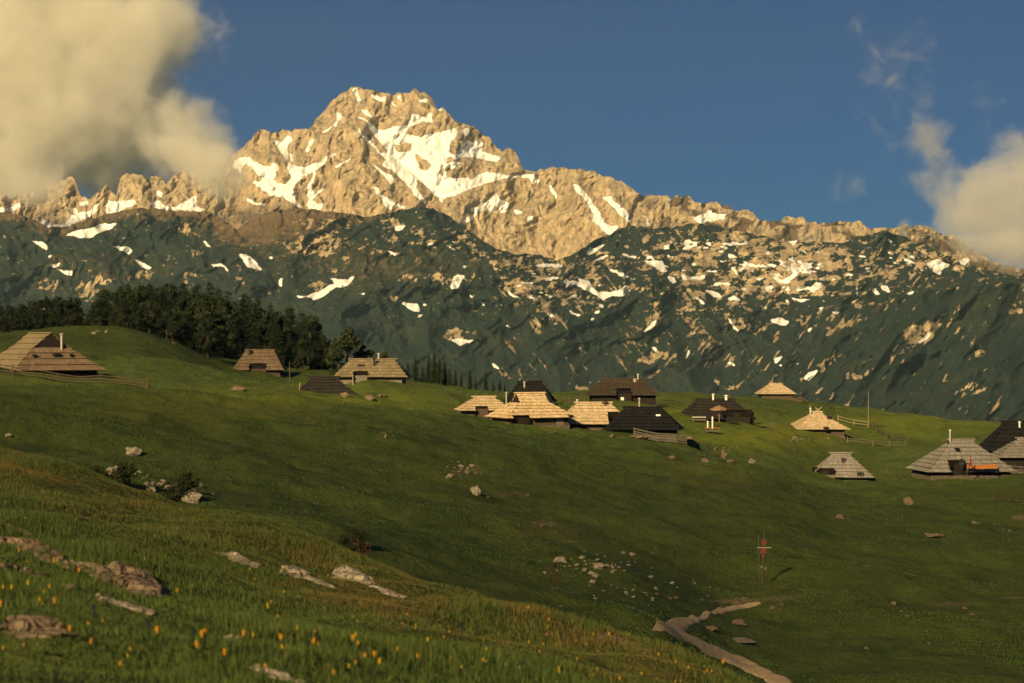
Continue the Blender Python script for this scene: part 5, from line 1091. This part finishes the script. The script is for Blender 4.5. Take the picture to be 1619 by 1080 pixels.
cloud('cloud', [(1650, 330, 200, 140, 1.3), (1625, 265, 100, 80, 1.0), (1560, 370, 140, 80, .9), (1520, 290, 130, 110, .62)], 6900, 7700, 0.0045, 0.0042, 0.45, 'cream cloud rolling over the ridge at the right edge', seed=420, wob=2.6, warp=620)
cloud('cloud', [(1400, 90, 90, 80, .62), (1440, 190, 110, 90, .66), (1500, 225, 90, 50, .6), (1500, 310, 60, 90, .6), (1340, 310, 40, 60, .55), (1570, 150, 60, 70, .45), (1480, 275, 50, 60, .6), (1395, 145, 45, 60, .5)], 8500, 8900, 0.0062, 0.0050, 0.34, 'thin torn cloud wisps in the blue sky at the upper right', seed=1500, wob=3.8, warp=420, soft=0.3)
# shreds of the clouds that hang in front of the rock
cloud('mist', [(345, 275, 70, 80, 1.0), (290, 250, 90, 60, .8), (250, 225, 90, 40, .6)], 4350, 4600, 0.013, 0.0055, 0.22, 'cloud mist hanging in front of the saddle left of the summit', seed=40, cat='mist', warp=160)
cloud('mist', [(50, 285, 120, 50, .9), (-60, 260, 130, 70, .9)], 4350, 4600, 0.011, 0.0055, 0.25, 'cloud mist veiling the pinnacles at the far left', seed=140, cat='mist', warp=160)
cloud('mist', [(1600, 385, 110, 60, 1.0), (1530, 395, 70, 40, .7), (1420, 365, 26, 50, .75), (1290, 385, 70, 40, .5)], 4100, 4350, 0.011, 0.0065, 0.25, 'cloud mist drifting over the right end of the ridge', seed=240, cat='mist', warp=160)
# the air of the valley: even, pale haze round everything up to the far ridge
t = bpy.data.materials.new('haze'); t.use_nodes = True; t.node_tree.nodes.clear()
ho = t.node_tree.nodes.new('ShaderNodeOutputMaterial'); hv = t.node_tree.nodes.new('ShaderNodeVolumePrincipled'); t.node_tree.links.new(hv.outputs[0], ho.inputs['Volume'])
hv.inputs['Color'].default_value = (0.60, 0.88, 1.0, 1); hv.inputs['Density'].default_value = 3.5e-5; hv.inputs['Anisotropy'].default_value = 0.2
mb = MB(); mb.box((0, 3200, 330), (11000, 7200, 1460)); tag(mb.build('haze', t), kind='stuff')

# low unseen clouds added behind the camera to shade the near meadow and leave the middle of the village in the sun
cm = bpy.data.materials.new('shade_cloud'); cm.use_nodes = True; cm.node_tree.nodes.clear()
co_ = cm.node_tree.nodes.new('ShaderNodeOutputMaterial'); cv = cm.node_tree.nodes.new('ShaderNodeVolumePrincipled'); cm.node_tree.links.new(cv.outputs[0], co_.inputs['Volume'])
cv.inputs['Color'].default_value = (1, .98, .95, 1); cv.inputs['Density'].default_value = 0.0044
for k, (gx, gy, rx, ry, rz, lab) in enumerate(((10, 114, 420, 112, 40, 'unseen cloud added behind the viewer to shade the near meadow'), (-112, 345, 82, 90, 40, 'unseen cloud added behind the viewer to shade the left huts and wood'), (112, 250, 62, 60, 30, 'small unseen cloud added behind the viewer to shade the right huts'))):
    bm = bmesh.new(); bmesh.ops.create_icosphere(bm, subdivisions=4, radius=1.0); v = np.array([q.co[:] for q in bm.verts]); n = 1 + fbm(v[:, 0] * 2 + k * 9, v[:, 1] * 2 + v[:, 2] * 1.3, 4, 700 + k) * .35
    fa = np.array([[q.index for q in f.verts] for f in bm.faces]); bm.free()
    o = mesh_obj('cloud', v * n[:, None] * np.array([rx, ry, rz]), fa, cm); o.location = Vector((gx, gy, -8)) + sdir * (1250 / sdir.z); tag(o, lab, 'cloud', None, 'stuff')
